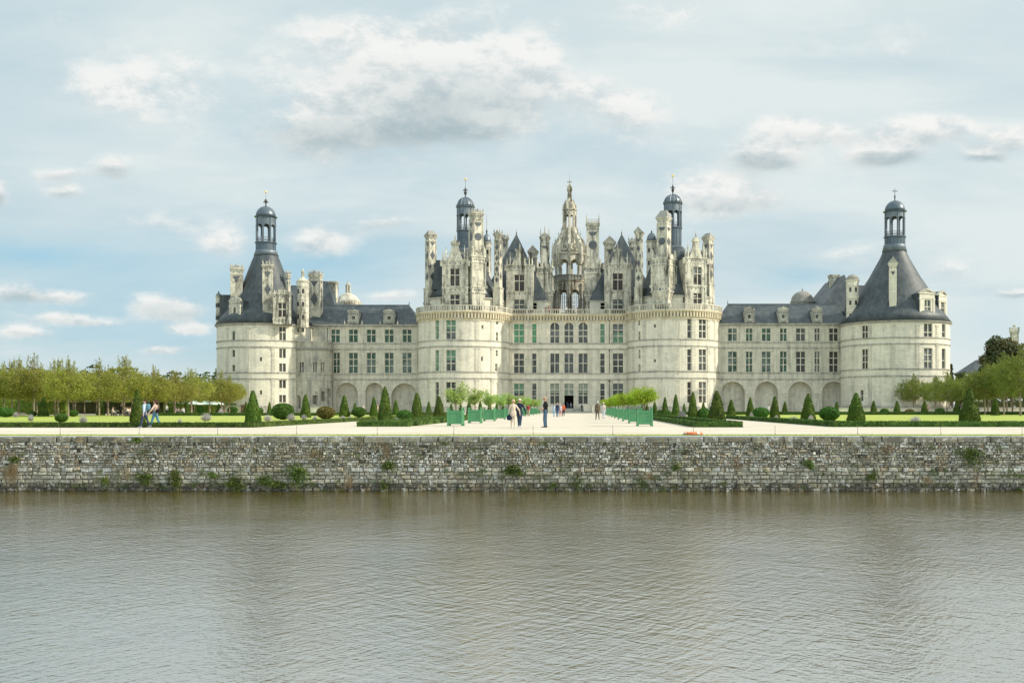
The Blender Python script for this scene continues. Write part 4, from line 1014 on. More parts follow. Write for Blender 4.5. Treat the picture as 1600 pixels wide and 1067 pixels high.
# roofs behind the right wing
mb=MB(); zt=31.3
mb.add([(51.0,219.5,21),(62.5,219.5,21),(62.5,246,21),(51.0,246,21),(59.3,226,zt),(58.8,242,zt)],[(0,1,4),(1,2,5,4),(2,3,5),(3,0,4,5)])
mb.add([(58,213,20),(72,213,20),(72,222,20),(58,222,20),(58,217.5,27.8),(72,217.5,27.8)],[(0,1,5,4),(2,3,4,5)])
mb.build('roof',M['slate'],castle)
turret(1332,9.6,437.5,508,205,429,427,mat='stone',dmat='stone_dark',wins=4,n=16)
mb=MB(); Yd=238; s=Yd/F; X=WX(1253.6,Yd); mb.smooth=True
mb.lathe([(18.5*s,WZ(480,Yd)),(18.5*s,WZ(473,Yd)),(19*s,WZ(471.5,Yd))]+[(17.5*s*math.cos(t),WZ(471,Yd)+(471-455)*s*math.sin(t)) for t in [math.pi/2*k/7 for k in range(7)]]+[(.1,WZ(455,Yd))],X,Yd,32); mb.smooth=False
finial(mb,X,Yd,WZ(455.5,Yd),1.0,.2); mb.build('slate_dome',M['stone_dark'],castle)
# stair tower in the left corner
def stair_tower():
    cy=211.0; cx=WX(489.5,cy); Rm=29*cy/F; P=Cyl(cx,cy,Rm); C=2*math.pi*Rm; yf=cy-Rm
    hs=[]; L=[]
    for x0,x1 in ((466.8,474.7),(488.8,495.5),(501.8,507.2)):
        a,_=P.px(x0,570); b,_=P.px(x1,570); _,z0=P.px((x0+x1)/2,582); _,z1=P.px((x0+x1)/2,565.5); m=(a+b)/2; hs.append((a,m-.05,z0,z1,True,.3)); hs.append((m+.05,b,z0,z1,True,.3)); L.append(hs[-1]); L.append(hs[-2])
    for x0,x1,y0,y1 in ((488.6,495.3,617.5,631.5),(501.8,508,611.5,626.5),(512,516.5,606.5,621)):
        a,_=P.px(x0,620); b,_=P.px(x1,620); _,z0=P.px((x0+x1)/2,y1); _,z1=P.px((x0+x1)/2,y0); hs.append((a,b,z0,z1,False,.9))
    a,_=P.px(461.8,620); b,_=P.px(469.8,620); _,z0=P.px(465,638); _,z1=P.px(465,617); hs.append((a,b,z0,z1,True,.7))
    mb=MB(); wall(mb,P,-C/2,C/2,-.5,WZ(543,yf),hs,.3); courses(mb,P,-C/2,C/2,[582.8,591.5],yf); o=mb.build('stair_tower_wall',WM('stone_stain'),castle)
    bk=MB(); P2=Cyl(cx,cy,Rm-.9); bk.lathe([(Rm-.92,-.4),(Rm-.92,WZ(600,yf))],cx,cy,40,cap=False); bk.build('inner_wall',M['stone_dark'],o)
    for h in L: window(P,castle,h[0],h[1],h[2],h[3],1,[],'p_dark',True,dep=.25,name='arched_window')
    m=MB(); strip(m,P,-C/2,C/2,WZ(545,yf),WZ(543,yf),.35); strip(m,P,-C/2,C/2,WZ(547,yf),WZ(545,yf),.15); m.build('cornice',M['stone_dark'],castle)
    Pb=Cyl(cx,cy,Rm+.15); Cb=2*math.pi*Pb.r; mb=MB(); strip(mb,Pb,-Cb/2,Cb/2,WZ(543,yf),WZ(534,yf),.0,.25); strip(mb,Pb,-Cb/2,Cb/2,WZ(534,yf),WZ(533,yf),.12,.35)
    for i in range(14): u=-Cb/2+Cb*i/14; strip(mb,Pb,u-.2,u+.2,WZ(543,yf),WZ(534,yf),.1,.1)
    mb.build('parapet',M['stone_stain'],castle)
    mb=MB(); mb.lathe([(Rm+.1,WZ(543,yf)-.1),(.1,WZ(543,yf)-.09)],cx,cy,40,cap=False); mb.build('terrace',M['stone_trim'],castle)
    mb=MB(); mb.tube([(WX(517.3,211.5),212.6,.2),(WX(517.3,211.5),212.6,WZ(545,212))],[.09,.09],6); mb.build('drain_pipe',M['iron'],castle)
stair_tower()
# ---------------------------------------------------------------- setting
YW=41.3    # river face of the moat wall
def sheet(name,x0,x1,y0,y1,z,mat,nx=1,ny=1):
    mb=MB()
    for i in range(nx):
        for j in range(ny):
            a,b=x0+(x1-x0)*i/nx,x0+(x1-x0)*(i+1)/nx; c,d=y0+(y1-y0)*j/ny,y0+(y1-y0)*(j+1)/ny
            mb.add([(a,c,z),(b,c,z),(b,d,z),(a,d,z)],[(0,1,2,3)])
    o=mb.build(name,mat); tag(o,kind='structure'); return o
sheet('ground',-900,900,YW+.35,2500,0,M['gravel'])
# lawns and beds
def lawn_poly(pts,name='lawn',z=.02,mat='lawn'):
    mb=MB(); mb.add([(x,y,z) for x,y in pts],[tuple(range(len(pts)))]); o=mb.build(name,M[mat]); tag(o,kind='structure'); return o
lawn_poly([(-140,59),(-19.6,59),(-19.6,150),(-140,150)]); lawn_poly([(15.6,61),(140,61),(140,158),(15.6,158)])
lawn_poly([(-13.6,62),(-11.1,62),(-11.1,170),(-13.6,170)],'garden_bed',.02,'soil'); lawn_poly([(6.9,60),(9.2,60),(9.2,170),(6.9,170)],'garden_bed',.02,'soil')
lawn_poly([(-400,260),(400,260),(400,900),(-400,900)],'meadow',.02,'lawn')
lawn_poly([(-95,196),(-24,196),(-24,201),(-95,201)],'lawn',.02,'lawn'); lawn_poly([(32,180),(60,180),(60,192),(32,192)],'lawn',.02,'lawn')
# river bed & water
def water():
    t=NT('moat_water'); w=t.wcoord((1,1,1))
    def wav(scale,sx,sy,rot,det,dist=.0):
        c=t.n('ShaderNodeNewGeometry'); m=t.n('ShaderNodeMapping'); m0=t.n('ShaderNodeMapping'); m0.inputs['Rotation'].default_value=(0,0,R(rot)); t.l(c.outputs['Position'],m0.inputs[0]); m.inputs['Scale'].default_value=(sx,sy,1); t.l(m0.outputs[0],m.inputs[0])
        x=t.n('ShaderNodeTexNoise'); x.inputs['Scale'].default_value=scale; x.inputs['Detail'].default_value=det; x.inputs['Roughness'].default_value=.5; x.inputs['Distortion'].default_value=dist; t.l(m.outputs[0],x.inputs['Vector']); return x.outputs[0]
    a=wav(1.0,1.7,6.4,-56,3,.5); b=wav(1.0,2.0,6.0,38,3,.5); c=wav(1.0,.7,1.3,8,3); d=wav(1.0,9,15,-20,2)
    ra=t.math('MULTIPLY',t.math('ABSOLUTE',t.math('SUBTRACT',a,.5)),-2.2); rb=t.math('MULTIPLY',t.math('ABSOLUTE',t.math('SUBTRACT',b,.5)),-1.8)
    patch=t.noise(w,.10,3,.5,.35,.65)
    amp=t.math('MULTIPLY_ADD',patch,1.1,.35)
    h=t.math('ADD',t.math('MULTIPLY',t.math('ADD',t.math('MULTIPLY',a,.85),t.math('MULTIPLY',b,.75)),amp),t.math('MULTIPLY',c,.45)); h=t.math('ADD',h,t.math('MULTIPLY',d,.34))
    t.bump(h,1.0,.025)
    col_=t.mix((.066,.050,.010),(.09,.069,.015),t.noise(w,.2,3,.6,.35,.65))
    t.b.inputs['IOR'].default_value=9.0
    return t.fin(col_,.04,.5)
M['water']=water()
o=sheet('water',-400,400,-40,YW+.6,WATER,M['water'])
# near bank under the camera
o=sheet('river_bank',-60,60,-40,3.0,-1.2,M['lawn'])
# ---- moat wall: every stone its own block in one mesh -------------------------
wallE=empty('moat_wall',(0,YW,WATER),'long grey lichen-spotted rubble stone wall rising from the water along the moat','wall')
def moat_wall():
    q=random.Random(3); mb=MB(); z=WATER-.35; rows=[]
    while z<-.30:
        zz=z-WATER
        h=q.uniform(.15,.19) if zz<.8 else q.uniform(.065,.135)
        rows.append((z,h)); z+=h
    palette=[(.32,.31,.25),(.39,.38,.31),(.46,.45,.38),(.27,.265,.21),(.50,.50,.44),(.36,.32,.23),(.40,.35,.26)]
    for (z,h) in rows:
        x=-46+q.uniform(0,.3); zz=z-WATER
        while x<42:
            w=q.uniform(.16,.42) if zz<.8 else (q.uniform(.07,.18) if q.random()<.88 else q.uniform(.2,.38))
            f=.5+.5*math.sin(x*.35+2*math.sin(x*.11)+z*1.3)
            c=list(q.choice(palette)); 
            k=q.uniform(1.0,1.4)
            if zz<.75: c=[.40,.39,.32]; k=q.uniform(.75,1.15)*(1.0 if zz>.2 else .2)  # lowest stones darkened: wet, with the undercut's shadow line painted into their colour
            elif q.random()<.08+.22*f: c=[.66,.67,.63]; k=q.uniform(.7,1.1)
            elif q.random()<.035: c=[.34,.25,.16]
            elif q.random()<.07: c=[.05,.05,.04]
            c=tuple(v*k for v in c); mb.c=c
            d=q.uniform(0,.075); g=.013
            if q.random()<.03 and zz>.8: d=-.12
            x0,x1,z0,z1=x+g,x+w-g,z+g*q.uniform(.4,1.4),z+h-g*q.uniform(.4,1.4)
            if zz>.7: z0+=q.uniform(-.012,.012); z1+=q.uniform(-.015,.015)
            j=lambda:q.uniform(-.02,.02); b=min(.03,(x1-x0)*.2); yf=YW-d; yb=YW+.2
            o_=[(x0+j(),yb,z0),(x1+j(),yb,z0),(x1+j(),yb,z1),(x0+j(),yb,z1)]
            mid=[(x0+j(),yf+b,z0+j()),(x1+j(),yf+b,z0+j()),(x1+j(),yf+b,z1+j()),(x0+j(),yf+b,z1+j())]
            fr=[(p[0]+(b if i in(0,3) else -b),yf+j(),p[2]+(b*.8 if i<2 else -b*.8)) for i,p in enumerate(mid)]
            mb.add(o_+mid+fr,[(0,1,5,4),(1,2,6,5),(2,3,7,6),(3,0,4,7),(4,5,9,8),(5,6,10,9),(6,7,11,10),(7,4,8,11),(8,9,10,11)])
            x+=w
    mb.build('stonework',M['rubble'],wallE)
    cp=MB(); x=-46
    while x<42:
        w=q.uniform(.6,1.5); k=q.uniform(.4,.7); cp.c=tuple(v*k for v in q.choice(palette[:4]))
        z0=-.28+q.uniform(-.012,.012); z1=-.015+q.uniform(-.015,.0); d=.07+q.uniform(-.015,.02)
        x0,x1=x+.012,x+w-.012; b=q.uniform(.02,.05); yf=YW-d; z1-=q.uniform(0,.035)
        cp.add([(x0,YW+.42,z0),(x1,YW+.42,z0),(x1,YW+.42,z1),(x0,YW+.42,z1),(x0,yf+b,z0),(x1,yf+b,z0),(x1,yf+b,z1),(x0,yf+b,z1),(x0+b,yf,z0+b),(x1-b,yf,z0+b),(x1-b,yf,z1-b),(x0+b,yf,z1-b)],
          [(0,1,5,4),(2,3,7,6),(3,0,4,7),(1,2,6,5),(4,5,9,8),(5,6,10,9),(6,7,11,10),(7,4,8,11),(8,9,10,11)]); x+=w
    cp.build('coping',M['rubble'],wallE)
    mo=MB(); mo.box(-300,300,YW+.035,YW+.41,WATER-.5,-.05); mo.build('mortar_core',M['mortar'],wallE)
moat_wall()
# ---------------------------------------------------------------- foliage tools
def leaf(mb,p,s,q,up=.3):
    a=q.uniform(0,6.283); el=q.uniform(-.6,.9)
    d=Vector((math.cos(a)*math.cos(el),math.sin(a)*math.cos(el),math.sin(el)))
    n=Vector((q.uniform(-1,1),q.uniform(-1,1),q.uniform(-.2,1))).normalized(); b=d.cross(n)
    if b.length<.05: b=Vector((1,0,0))
    b.normalize(); P=Vector(p); l=s; w=s*.32
    mb.add([(P-d*l*.5)[:],(P+b*w)[:],(P+d*l*.5)[:],(P-b*w)[:]],[(0,1,2,3)])
def surf_leaves(mb,pts,s,q,jit=.03):
    for p in pts: leaf(mb,(p[0]+q.uniform(-jit,jit),p[1]+q.uniform(-jit,jit),p[2]+q.uniform(-jit,jit)),s*q.uniform(.7,1.3),q)
def make_cone(seed,blunt=False):
    q=random.Random(seed); prof=[(.0,2.62),(.09,2.56),(.19,2.36),(.30,2.05),(.44,1.6),(.58,1.1),(.69,.65),(.77,.25),(.77,.06)] if not blunt else [(.0,2.5),(.16,2.44),(.25,2.2),(.36,1.95),(.52,1.55),(.62,1.15),(.72,.7),(.80,.3),(.78,.06)]
    root=empty('topiary_cone',(0,0,0),'x','topiary')
    c=MB(); c.smooth=True; c.lathe([(r*.96,z) for r,z in prof[::-1]],0,0,24,cap=True)
    for i,v in enumerate(c.v): k=1+.03*math.sin(v[2]*7+v[0]*9+seed); c.v[i]=(v[0]*k,v[1]*k,v[2])
    pr=prof[::-1]; A=[]
    for (r0,z0),(r1,z1) in zip(pr,pr[1:]): A.append((abs(z1-z0)+abs(r1-r0)+.02)*(r0+r1))
    tot=sum(A)
    c.smooth=False
    for _ in range(3000):
        t=q.uniform(0,tot); i=0
        while t>A[i] and i<len(A)-1: t-=A[i]; i+=1
        f=t/A[i]; r=pr[i][0]*(1-f)+pr[i+1][0]*f; z=pr[i][1]*(1-f)+pr[i+1][1]*f; a=q.uniform(0,6.283); r+=q.uniform(-.04,.07)+.03*math.sin(a*3+z*4+seed)
        leaf(c,(r*math.cos(a),r*math.sin(a),z),.11*q.uniform(.7,1.4),q)
    c.build('foliage',M['yew'],root)
    t=MB(); t.lathe([(.09,-.05),(.08,.15)],0,0,8); t.build('trunk',M['barkd'],root)
    return root
def make_ball(seed,mat):
    q=random.Random(seed); root=empty('round_shrub',(0,0,0),'x','shrub')
    c=MB(); c.smooth=True
    c.lathe([(.92*math.cos(t),1.0+.86*math.sin(t)) for t in [-math.pi/2+math.pi*k/12 for k in range(13)]],0,0,20); c.smooth=False
    for i,v in enumerate(c.v): k=1+.05*math.sin(v[2]*5+v[0]*6+seed)*math.cos(v[1]*5); c.v[i]=(v[0]*k,v[1]*k,v[2])
    for _ in range(3600):
        z=q.uniform(-1,1); a=q.uniform(0,6.283); r=math.sqrt(1-z*z)*(1+q.uniform(-.04,.06)); leaf(c,(r*math.cos(a),r*math.sin(a),1.0+z*.92),.15*q.uniform(.6,1.4),q)
    c.build('foliage',M[mat],root)
    t=MB()
    for i in range(5): a=i*1.3; t.tube([(0.1*math.cos(a),.1*math.sin(a),-.05),(.3*math.cos(a),.3*math.sin(a),.45)],[.05,.04],5)
    t.build('stems',M['barkd'],root); return root
EXTRA=lambda: None
def place(proto,used,x,y,scale,label,group,rz=0):
    o=proto if not used[0] else copy_tree(proto)
    used[0]=True; o.location=(x,y,0); o.scale=scale; o.rotation_euler=(0,0,rz); o['label']=label; o['group']=group; return o
cones=[(67.5,620.5,651,8),(157.5,623,649,6),(215,608,661,11),(291.5,624,647.3,5.5),(342,630,646.6,4.2),(384.5,627,646.3,4),(395.3,610,661,11.8),(421,627.5,646.4,3.7),
(477.5,616,653,8),(538,617,652,8),(554.5,629,646.3,4),(584,620,651,6.5),(601.5,604,659.5,11),(618.5,624,649,5.2),(651.5,612,655.5,8.7),(670,627,647.5,4.6),(686,618,653,8),
(705,630,646,3.5),(720,630,646,3.5),(733,623,648.5,4.6),(750.5,624.5,648,4),(765,627,647,4),(776,627.5,646.8,3.6),(786,628,646.5,3.4),
(1003,631,646,3.4),(1011,631,646,3.6),(1023,627,650,5),(1039,620,650.5,5.6),(1055.8,616,652.5,6.5),(1069,630,646,3.2),(1082.5,612.5,656,8.2),(1099,627,646,3.8),(1120,610.5,658.5,13),
(1142.5,624,650,7),(1172.3,621,651,6.7),(1210.5,619,653,7.7),(1226.3,627,646,4.6),(1263,615,656,11.2),(1307.5,627,646,4.2),(1337.5,614,658.5,13.6),(1365,625.5,646.3,5),(1401.7,626,646.7,5.5),
(1444.5,626,646.7,5.6),(1495,625.5,647.8,6.2),(1515.5,607,660,15.5),(1555,622,649.3,7)]
cproto=[(make_cone(1),[False]),(make_cone(2,True),[False]),(make_cone(5),[False])]
cones.sort()
spec={}
left=[c for c in cones if c[0]<900]; right=[c for c in cones if c[0]>900]
for side,L in (('left',left),('right',right)):
    for i,c in enumerate(L):
        px,yt,yb,hw=c; Y=GY(yb); h=WZ(yt,Y); k=h/2.6; sx=(hw*Y/F)/.79
        size='tall dark' if yb-yt>40 else ('mid-sized' if yb-yt>25 else 'small distant')
        txt='%s clipped yew cone, %s from the %s edge among the %s garden cones'%(size,ordn(i if side=='left' else len(L)-1-i),side,side)
        p,u=cproto[1 if px in (651.5,686) else (0 if i%2 else 2)]
        place(p,u,WX(px,Y),Y,(sx,sx,k),txt,'clipped yew cones of the parterre',i*1.7)
balls=[(9,636.5,652,11,'ball','bright green rounded shrub at the far left edge of the photo'),(51,642,651,5.5,'ball','small grey-green rounded shrub beside the leftmost tree trunks'),(114.5,640,651,7,'ball','dark round shrub right of the first small yew cone'),
(96,646,660,9,'ball','loose dark green bush behind the near left hedge'),(313.5,634.5,647,5.6,'ball','small round shrub under the trees left of the castle'),(363.5,635,646.5,7.6,'ball','rounded green shrub under the last tree before the castle'),
(406,637,646.5,5.4,'ball','small pale round shrub at the foot of the left outer tower'),(442,629.5,656,16.3,'ball','largest bright green round shrub before the left tower'),(509,634.5,655,13.6,'brownshrub','bronze green domed shrub before the left stair tower'),
(561,635.5,652,10.5,'ball','bright round shrub before the first blind arch of the left wing'),(632,640,657,11.5,'ball','clipped ball shrub right of the tallest cone left of the planters'),
(1031,640,650.5,4,'ball','tiny dark ball shrub just right of the planters'),(1044.5,641,651.5,4.3,'ball','small dark ball shrub between two cones right of the planters'),(1100,637,656,9.8,'ball','dark round shrub between two tall cones before the right keep tower'),
(1189,636,654,12,'ball','clipped ball shrub before the second arch of the right wing'),(1296,635,658,15.2,'ball','largest clipped ball shrub on the right lawn'),(1382,638,646.5,6.2,'ball','small rounded shrub on the back hedge before the right tower'),
(1421.5,639,646.8,7,'brownshrub','brown rounded shrub on the back hedge before the right tower'),(1468.5,637,647,7.2,'ball','green rounded shrub under the right-hand trees')]
bp={}
for i,(px,yt,yb,hw,mt,lab) in enumerate(balls):
    if mt not in bp: bp[mt]=(make_ball(3+len(bp),mt),[False])
    Y=GY(yb); place(bp[mt][0],bp[mt][1],WX(px,Y),Y,((hw*Y/F)/1.0,)*2+(WZ(yt,Y)/1.95,),lab,'rounded shrubs of the parterre',i*.9)
# lavender and ornamental grasses
def make_lav(seed):
    q=random.Random(seed); root=empty('lavender_bush',(0,0,0),'x','plant'); m=MB()
    for _ in range(330):
        a=q.uniform(0,6.283); t=math.acos(q.uniform(.1,1)); l=q.uniform(.6,1.0)
        p1=Vector((math.cos(a)*math.sin(t)*.75,math.sin(a)*math.sin(t)*.75,.15+math.cos(t)*.8))*l; p0=Vector((p1.x*.35,p1.y*.35,0)); b=Vector((-math.sin(a),math.cos(a),0))*.009
        m.add([(p0-b)[:],(p0+b)[:],(p1+b)[:],(p1-b)[:]],[(0,1,2,3)]); leaf(m,p1[:],.10,q); leaf(m,((p0+p1)*.5)[:],.09,q)
    m.build('flower_spikes',M['lav'],root); return root
lp=(make_lav(4),[False])
lavs=[(25,643,652,5),(48,646,658,5.5),(130,648,661,8),(281,653,661,4),(322,644,658,10),(418,647,658,8),(345,638,648,5),(455,645,657,8),(475,647,656,6),(492,649,656,5),(535,649,655,5),(548,650,655,5),(620,652,658,5),(1066,640,656,8),(1175,643,653,5),(1213,648,655,4),(1267,648,657,5),(1303,648,658,4),(1430,649,660,11),(1240,650,657,9)]
for i,(px,yt,yb,hw) in enumerate(lavs):
    Y=GY(yb); place(lp[0],lp[1],WX(px,Y),Y,((hw*Y/F)/.8,)*2+(WZ(yt,Y)/.95,),'pale mauve flowering bush in the parterre, %s from the left of its kind'%ordn(i),'pale flowering bushes in the flower beds',i*2.1)
# hedges
def hedge(pts,h,w,label,mat='box',dens=170,leafs=.085,cat='hedge',seed=1):
    q=random.Random(seed); root=empty('box_hedge',(pts[0][0],pts[0][1],0),label,cat,'low box hedges edging the parterres'); m=MB()
    for (xa,ya),(xb,yb) in zip(pts,pts[1:]):
        L=math.hypot(xb-xa,yb-ya); a=math.atan2(yb-ya,xb-xa); m.M=Matrix.Translation((xa,ya,0))@Matrix.Rotation(a,4,'Z')
        n=max(1,int(L/1.2))
        for i in range(n):
            x0,x1=L*i/n,L*(i+1)/n; dz=q.uniform(-.012,.012); m.box(x0-(.0 if i else w*.45),x1-.003+(w*.45 if i==n-1 else 0),-w*.46+q.uniform(0,.02),w*.46-q.uniform(0,.02),0,h*.97+dz)
        near=min(ya,yb)<72; D=dens if near else dens*.45; S=leafs if near else leafs*1.5
        k=int(L*(2*h+w)*D)
        for _ in range(min(k,9000)):
            u=q.uniform(-w*.45,L+w*.45); t=q.uniform(0,2*h+w)
            if t<h: p=(u,-w/2,t)
            elif t<h+w: p=(u,-w/2+t-h,h)
            else: p=(u,w/2,t-h-w)
            leaf(m,(p[0],p[1]+q.uniform(-.02,.02),p[2]+q.uniform(-.015,.02)),S*q.uniform(.7,1.4),q)
    m.M=Matrix(); m.build('foliage',M[mat],root)
    s=MB(); s.box(pts[0][0]-.02,pts[0][0]+.02,pts[0][1]-.02,pts[0][1]+.02,0,h*.8); 
    return root
hedge([(-60,58.6),(-19.5,58.6),(-19.5,150)],.29,.5,'low box hedge along the front and side of the left lawn',seed=1)
hedge([(-60,140),(-37,140),(-37,158),(-20,158)],.42,.6,'low back hedge closing the far side of the left lawn',seed=2)
hedge([(-13.7,165),(-13.7,61.4),(-10.95,61.4),(-10.95,165)],.31,.45,'narrow box hedge with a square end, left of the planters',seed=3)
hedge([(6.8,165),(6.8,59.4),(9.3,59.4),(9.3,165)],.33,.45,'narrow box hedge with a square end, right of the planters',seed=4)
hedge([(15.2,104),(15.4,60.3),(60,60.3)],.34,.55,'low box hedge along the front and side of the right lawn',seed=5)
hedge([(15.6,158),(80,158)],.5,.8,'low dark back hedge closing the far side of the right lawn',seed=6)
# ---- clipped trees --------------------------------------------------------------
def make_tree(seed,mat,H=6.4,cw=2.9,zb=2.6,shoots=14,leaves=4600,name='lime_tree',ls=.2,shoot_h=2.2):
    q=random.Random(seed); root=empty(name,(0,0,0),'x','tree'); t=MB()
    t.tube([(0,0,-.05),(.03,0,1.2),(-.03,.03,zb),(.02,0,zb+1.4),(0,0,H)],[.15,.12,.10,.08,.03],8)
    for i in range(12):
        a=i*2.4+q.uniform(-.3,.3); z=zb+q.uniform(-.1,H-zb-1.3); l=cw*q.uniform(.5,.9); t.tube([(0,0,z),(math.cos(a)*l*.5,math.sin(a)*l*.5,z+.45),(math.cos(a)*l,math.sin(a)*l,z+.7)],[.055,.035,.012],5)
    m=MB(); cl=[]
    for _ in range(190):
        while True:
            x,y,z=q.uniform(-1,1),q.uniform(-1,1),q.uniform(-1,1)
            if abs(x)**2.6+abs(y)**2.6+abs(z)**2.6<1: break
        k=1-.12*max(0,z); cl.append((x*cw*k,y*cw*k,(zb-.1+H)/2+z*(H-zb)/2,q.uniform(.35,.75)))
    for i in range(leaves):
        c=q.choice(cl); s=c[3]; leaf(m,(c[0]+q.gauss(0,s*.5),c[1]+q.gauss(0,s*.5),max(zb-.15,c[2]+q.gauss(0,s*.42))),ls*q.uniform(.6,1.4),q)
    for i in range(shoots):
        a=q.uniform(0,6.28); r=cw*q.uniform(0,.5)*q.random(); x,y=r*math.cos(a),r*math.sin(a); h=shoot_h*q.uniform(.45,1)*(1-r/cw*.8)
        t.tube([(x*.7,y*.7,H-.8),(x,y,H+h)],[.025,.008],4)
        for _ in range(34): f=q.random(); leaf(m,(x*(.7+.3*f)+q.gauss(0,.24*(1.15-f)),y*(.7+.3*f)+q.gauss(0,.24*(1.15-f)),H-.4+f*(h+.4)),ls*q.uniform(.6,1.2),q)
    t.build('trunk',M['bark'],root); m.build('crown',M[mat],root); return root
tp=[(make_tree(11+i,'lime',5.9+.2*i,3.3+.15*i,2.35+.1*i,10+3*i,7500),[False]) for i in range(3)]
tpr=[(make_tree(31+i,'limeR',6.1+.2*i,3.1,2.4,8+3*i,6500,shoot_h=1.4),[False]) for i in range(2)]
q=random.Random(9)
trees=[]
for ri,X in enumerate((-64,-71.5,-79,-86.5,-94)):
    for Y in np.arange(124+ri*3,216,8.0):
        px=HX+F*X/Y
        if -60<px<372 and not (px>352 and Y<170): trees.append((X+q.uniform(-.5,.5),Y+q.uniform(-.6,.6),ri))
# nearest trunks, as surveyed
for px,yb in ((29,650.5),(53,650.8),(85.5,649.5),(169,648.5)): Y=GY(yb); trees.append((WX(px,Y),Y,0))
trees.append((WX(346,175),175,0))
trees=[t for i,t in enumerate(trees) if not any(math.hypot(t[0]-u[0],t[1]-u[1])<4.2 for u in trees[i+1:])]
trees.sort(key=lambda t:(t[0]/t[1]))
for i,(X,Y,ri) in enumerate(trees):
    p,u=tp[q.randrange(3)]; k=q.uniform(.88,1.0)
    near=Y<150
    place(p,u,X,Y,(k,k,k*(1.08 if near else 1)),'pleached lime tree with yellow-green crown, %s from the left in the left-hand grove'%ordn(i),'lime trees of the left-hand grove',q.uniform(0,6))
tr=[]
for px,yb in ((1427.5,646.0),(1461.5,646.3),(1479.7,647.6),(1539,648.2),(1544,647.8),(1568.5,648.5),(1582,648),(1594.5,650)): Y=GY(yb); tr.append((WX(px,Y),Y))
for X in (74,82,90,98):
    for Y in np.arange(132,205,8.5):
        px=HX+F*X/Y
        if 1490<px<1650: tr.append((X+q.uniform(-.4,.4),Y+q.uniform(-.5,.5)))
for Y in (196,204): tr.append((72.0+ (Y-196)*.3,Y))
tr=[t for i,t in enumerate(tr) if not any(math.hypot(t[0]-u[0],t[1]-u[1])<3.0 for u in tr[:i])]
tr.sort(key=lambda t:-(t[0]/t[1]))
for i,(X,Y) in enumerate(tr):
    p,u=tpr[i%2]; k=q.uniform(.95,1.05); place(p,u,X,Y,(k*.98,k*.98,k*(1.28 if HX+F*X/Y>1550 else 1.16 if HX+F*X/Y>1492 else 1.02)),'clipped lime tree with green crown, %s from the right in the right-hand grove'%ordn(i),'lime trees of the right-hand grove',q.uniform(0,6))
# tall ivy hedge behind the left grove
def ivy(x0,x1,y,h,label,seed,mat='ivy'):
    q=random.Random(seed); root=empty('tall_hedge',((x0+x1)/2,y,0),label,'hedge'); m=MB(); m.box(x0,x1,y-.5,y+.5,0,h)
    for _ in range(int((x1-x0)*h*22)): leaf(m,(q.uniform(x0,x1),y-.55+q.uniform(-.1,.1),q.uniform(0,h+.1)),.28*q.uniform(.6,1.4),q)
    for _ in range(int((x1-x0)*12)): leaf(m,(q.uniform(x0,x1),y+q.uniform(-.5,.5),h+q.uniform(-.02,.12)),.28,q)
    m.build('foliage',M[mat],root); return root
ivy(-135,-86,166,2.3,'tall yellow-green hedge behind the trunks at the far left',1); ivy(-92,-66,205,2.0,'tall shaded hedge behind the picnic tables',2)
ivy(-104,-79,188,2.2,'dark hedge seen between the trunks left of the picnic tables',7,'wood'); ivy(84,130,215,2.4,'tall dark hedge behind the trees on the far right',3,'wood')
# distant wood as one mass, and the far trees that stand out
def wood(name,x0,x1,y0,y1,h0,h1,n,seed,label,mat='wood'):
    q=random.Random(seed); m=MB()
    for _ in range(n):
        x=q.uniform(x0,x1); y=q.uniform(y0,y1); H=q.uniform(h0,h1); r=q.uniform(3,5)
        for _ in range(150):
            a=q.uniform(0,6.28); z=q.uniform(-1,1); rr=math.sqrt(1-z*z)*q.uniform(.8,1.05); leaf(m,(x+r*rr*math.cos(a),y+r*rr*math.sin(a),H*.58+z*H*.42),1.1*q.uniform(.6,1.3),q)
    o=m.build(name,M[mat]); tag(o,label,'woodland',None,'stuff'); return o
wood('distant_wood',-260,-60,262,300,9,13,110,5,'dark green wood far behind the left grove'); wood('distant_wood',110,260,262,300,8,12,70,6,'dark green wood far behind the right grove')
def bigtree(px,yt,yb,hw,Y,mat,label,seed,n=9000,name='broadleaf_tree',conic=False):
    q=random.Random(seed); X=WX(px,Y); zt,zb=WZ(yt,Y),max(1.5,WZ(yb,Y)); r=hw*Y/F; root=empty(name,(X,Y,0),label,'tree'); t=MB(); t.tube([(X,Y,-.1),(X+.2,Y,zb),(X,Y,zt*.6),(X,Y,zt*.9)],[.6,.45,.3,.08],8)
    m=MB(); cl=[]
    for _ in range(110):
        while True:
            x,y,z=q.uniform(-1,1),q.uniform(-1,1),q.uniform(-1,1)
            if x*x+y*y+z*z<1: break
        k=(1-z)*.5+.1 if conic else 1
        cl.append((X+x*r*k*.85,Y+y*r*k*.85,(zt+zb)/2+z*(zt-zb)/2*.88,q.uniform(.14,.27)*r*(.5 if conic else 1)))
    for c in cl: t.tube([(X,Y,min(c[2]-.4,zt*.8)*.8),(c[0],c[1],c[2])],[.12,.04],4)
    for _ in range(n):
        c=q.choice(cl); v=Vector((q.gauss(0,1),q.gauss(0,1),q.gauss(0,1))).normalized()*c[3]*q.uniform(.35,1.25); leaf(m,(c[0]+v.x,c[1]+v.y,c[2]+v.z*.8),.75*q.uniform(.5,1.3),q)
    t.build('trunk',M['barkd'],root); m.build('crown',M[mat],root)
bigtree(1568,524,600,36,290,'darktree','big dark tree with russet top rising behind the right-hand grove',1,22000)
bigtree(1549,556,605,23,285,'wood','darker green tree leaning against the big russet tree',2,7000); bigtree(1600,532,600,26,300,'darktree','brown-green tree at the right edge in front of the church turret',3,9000)
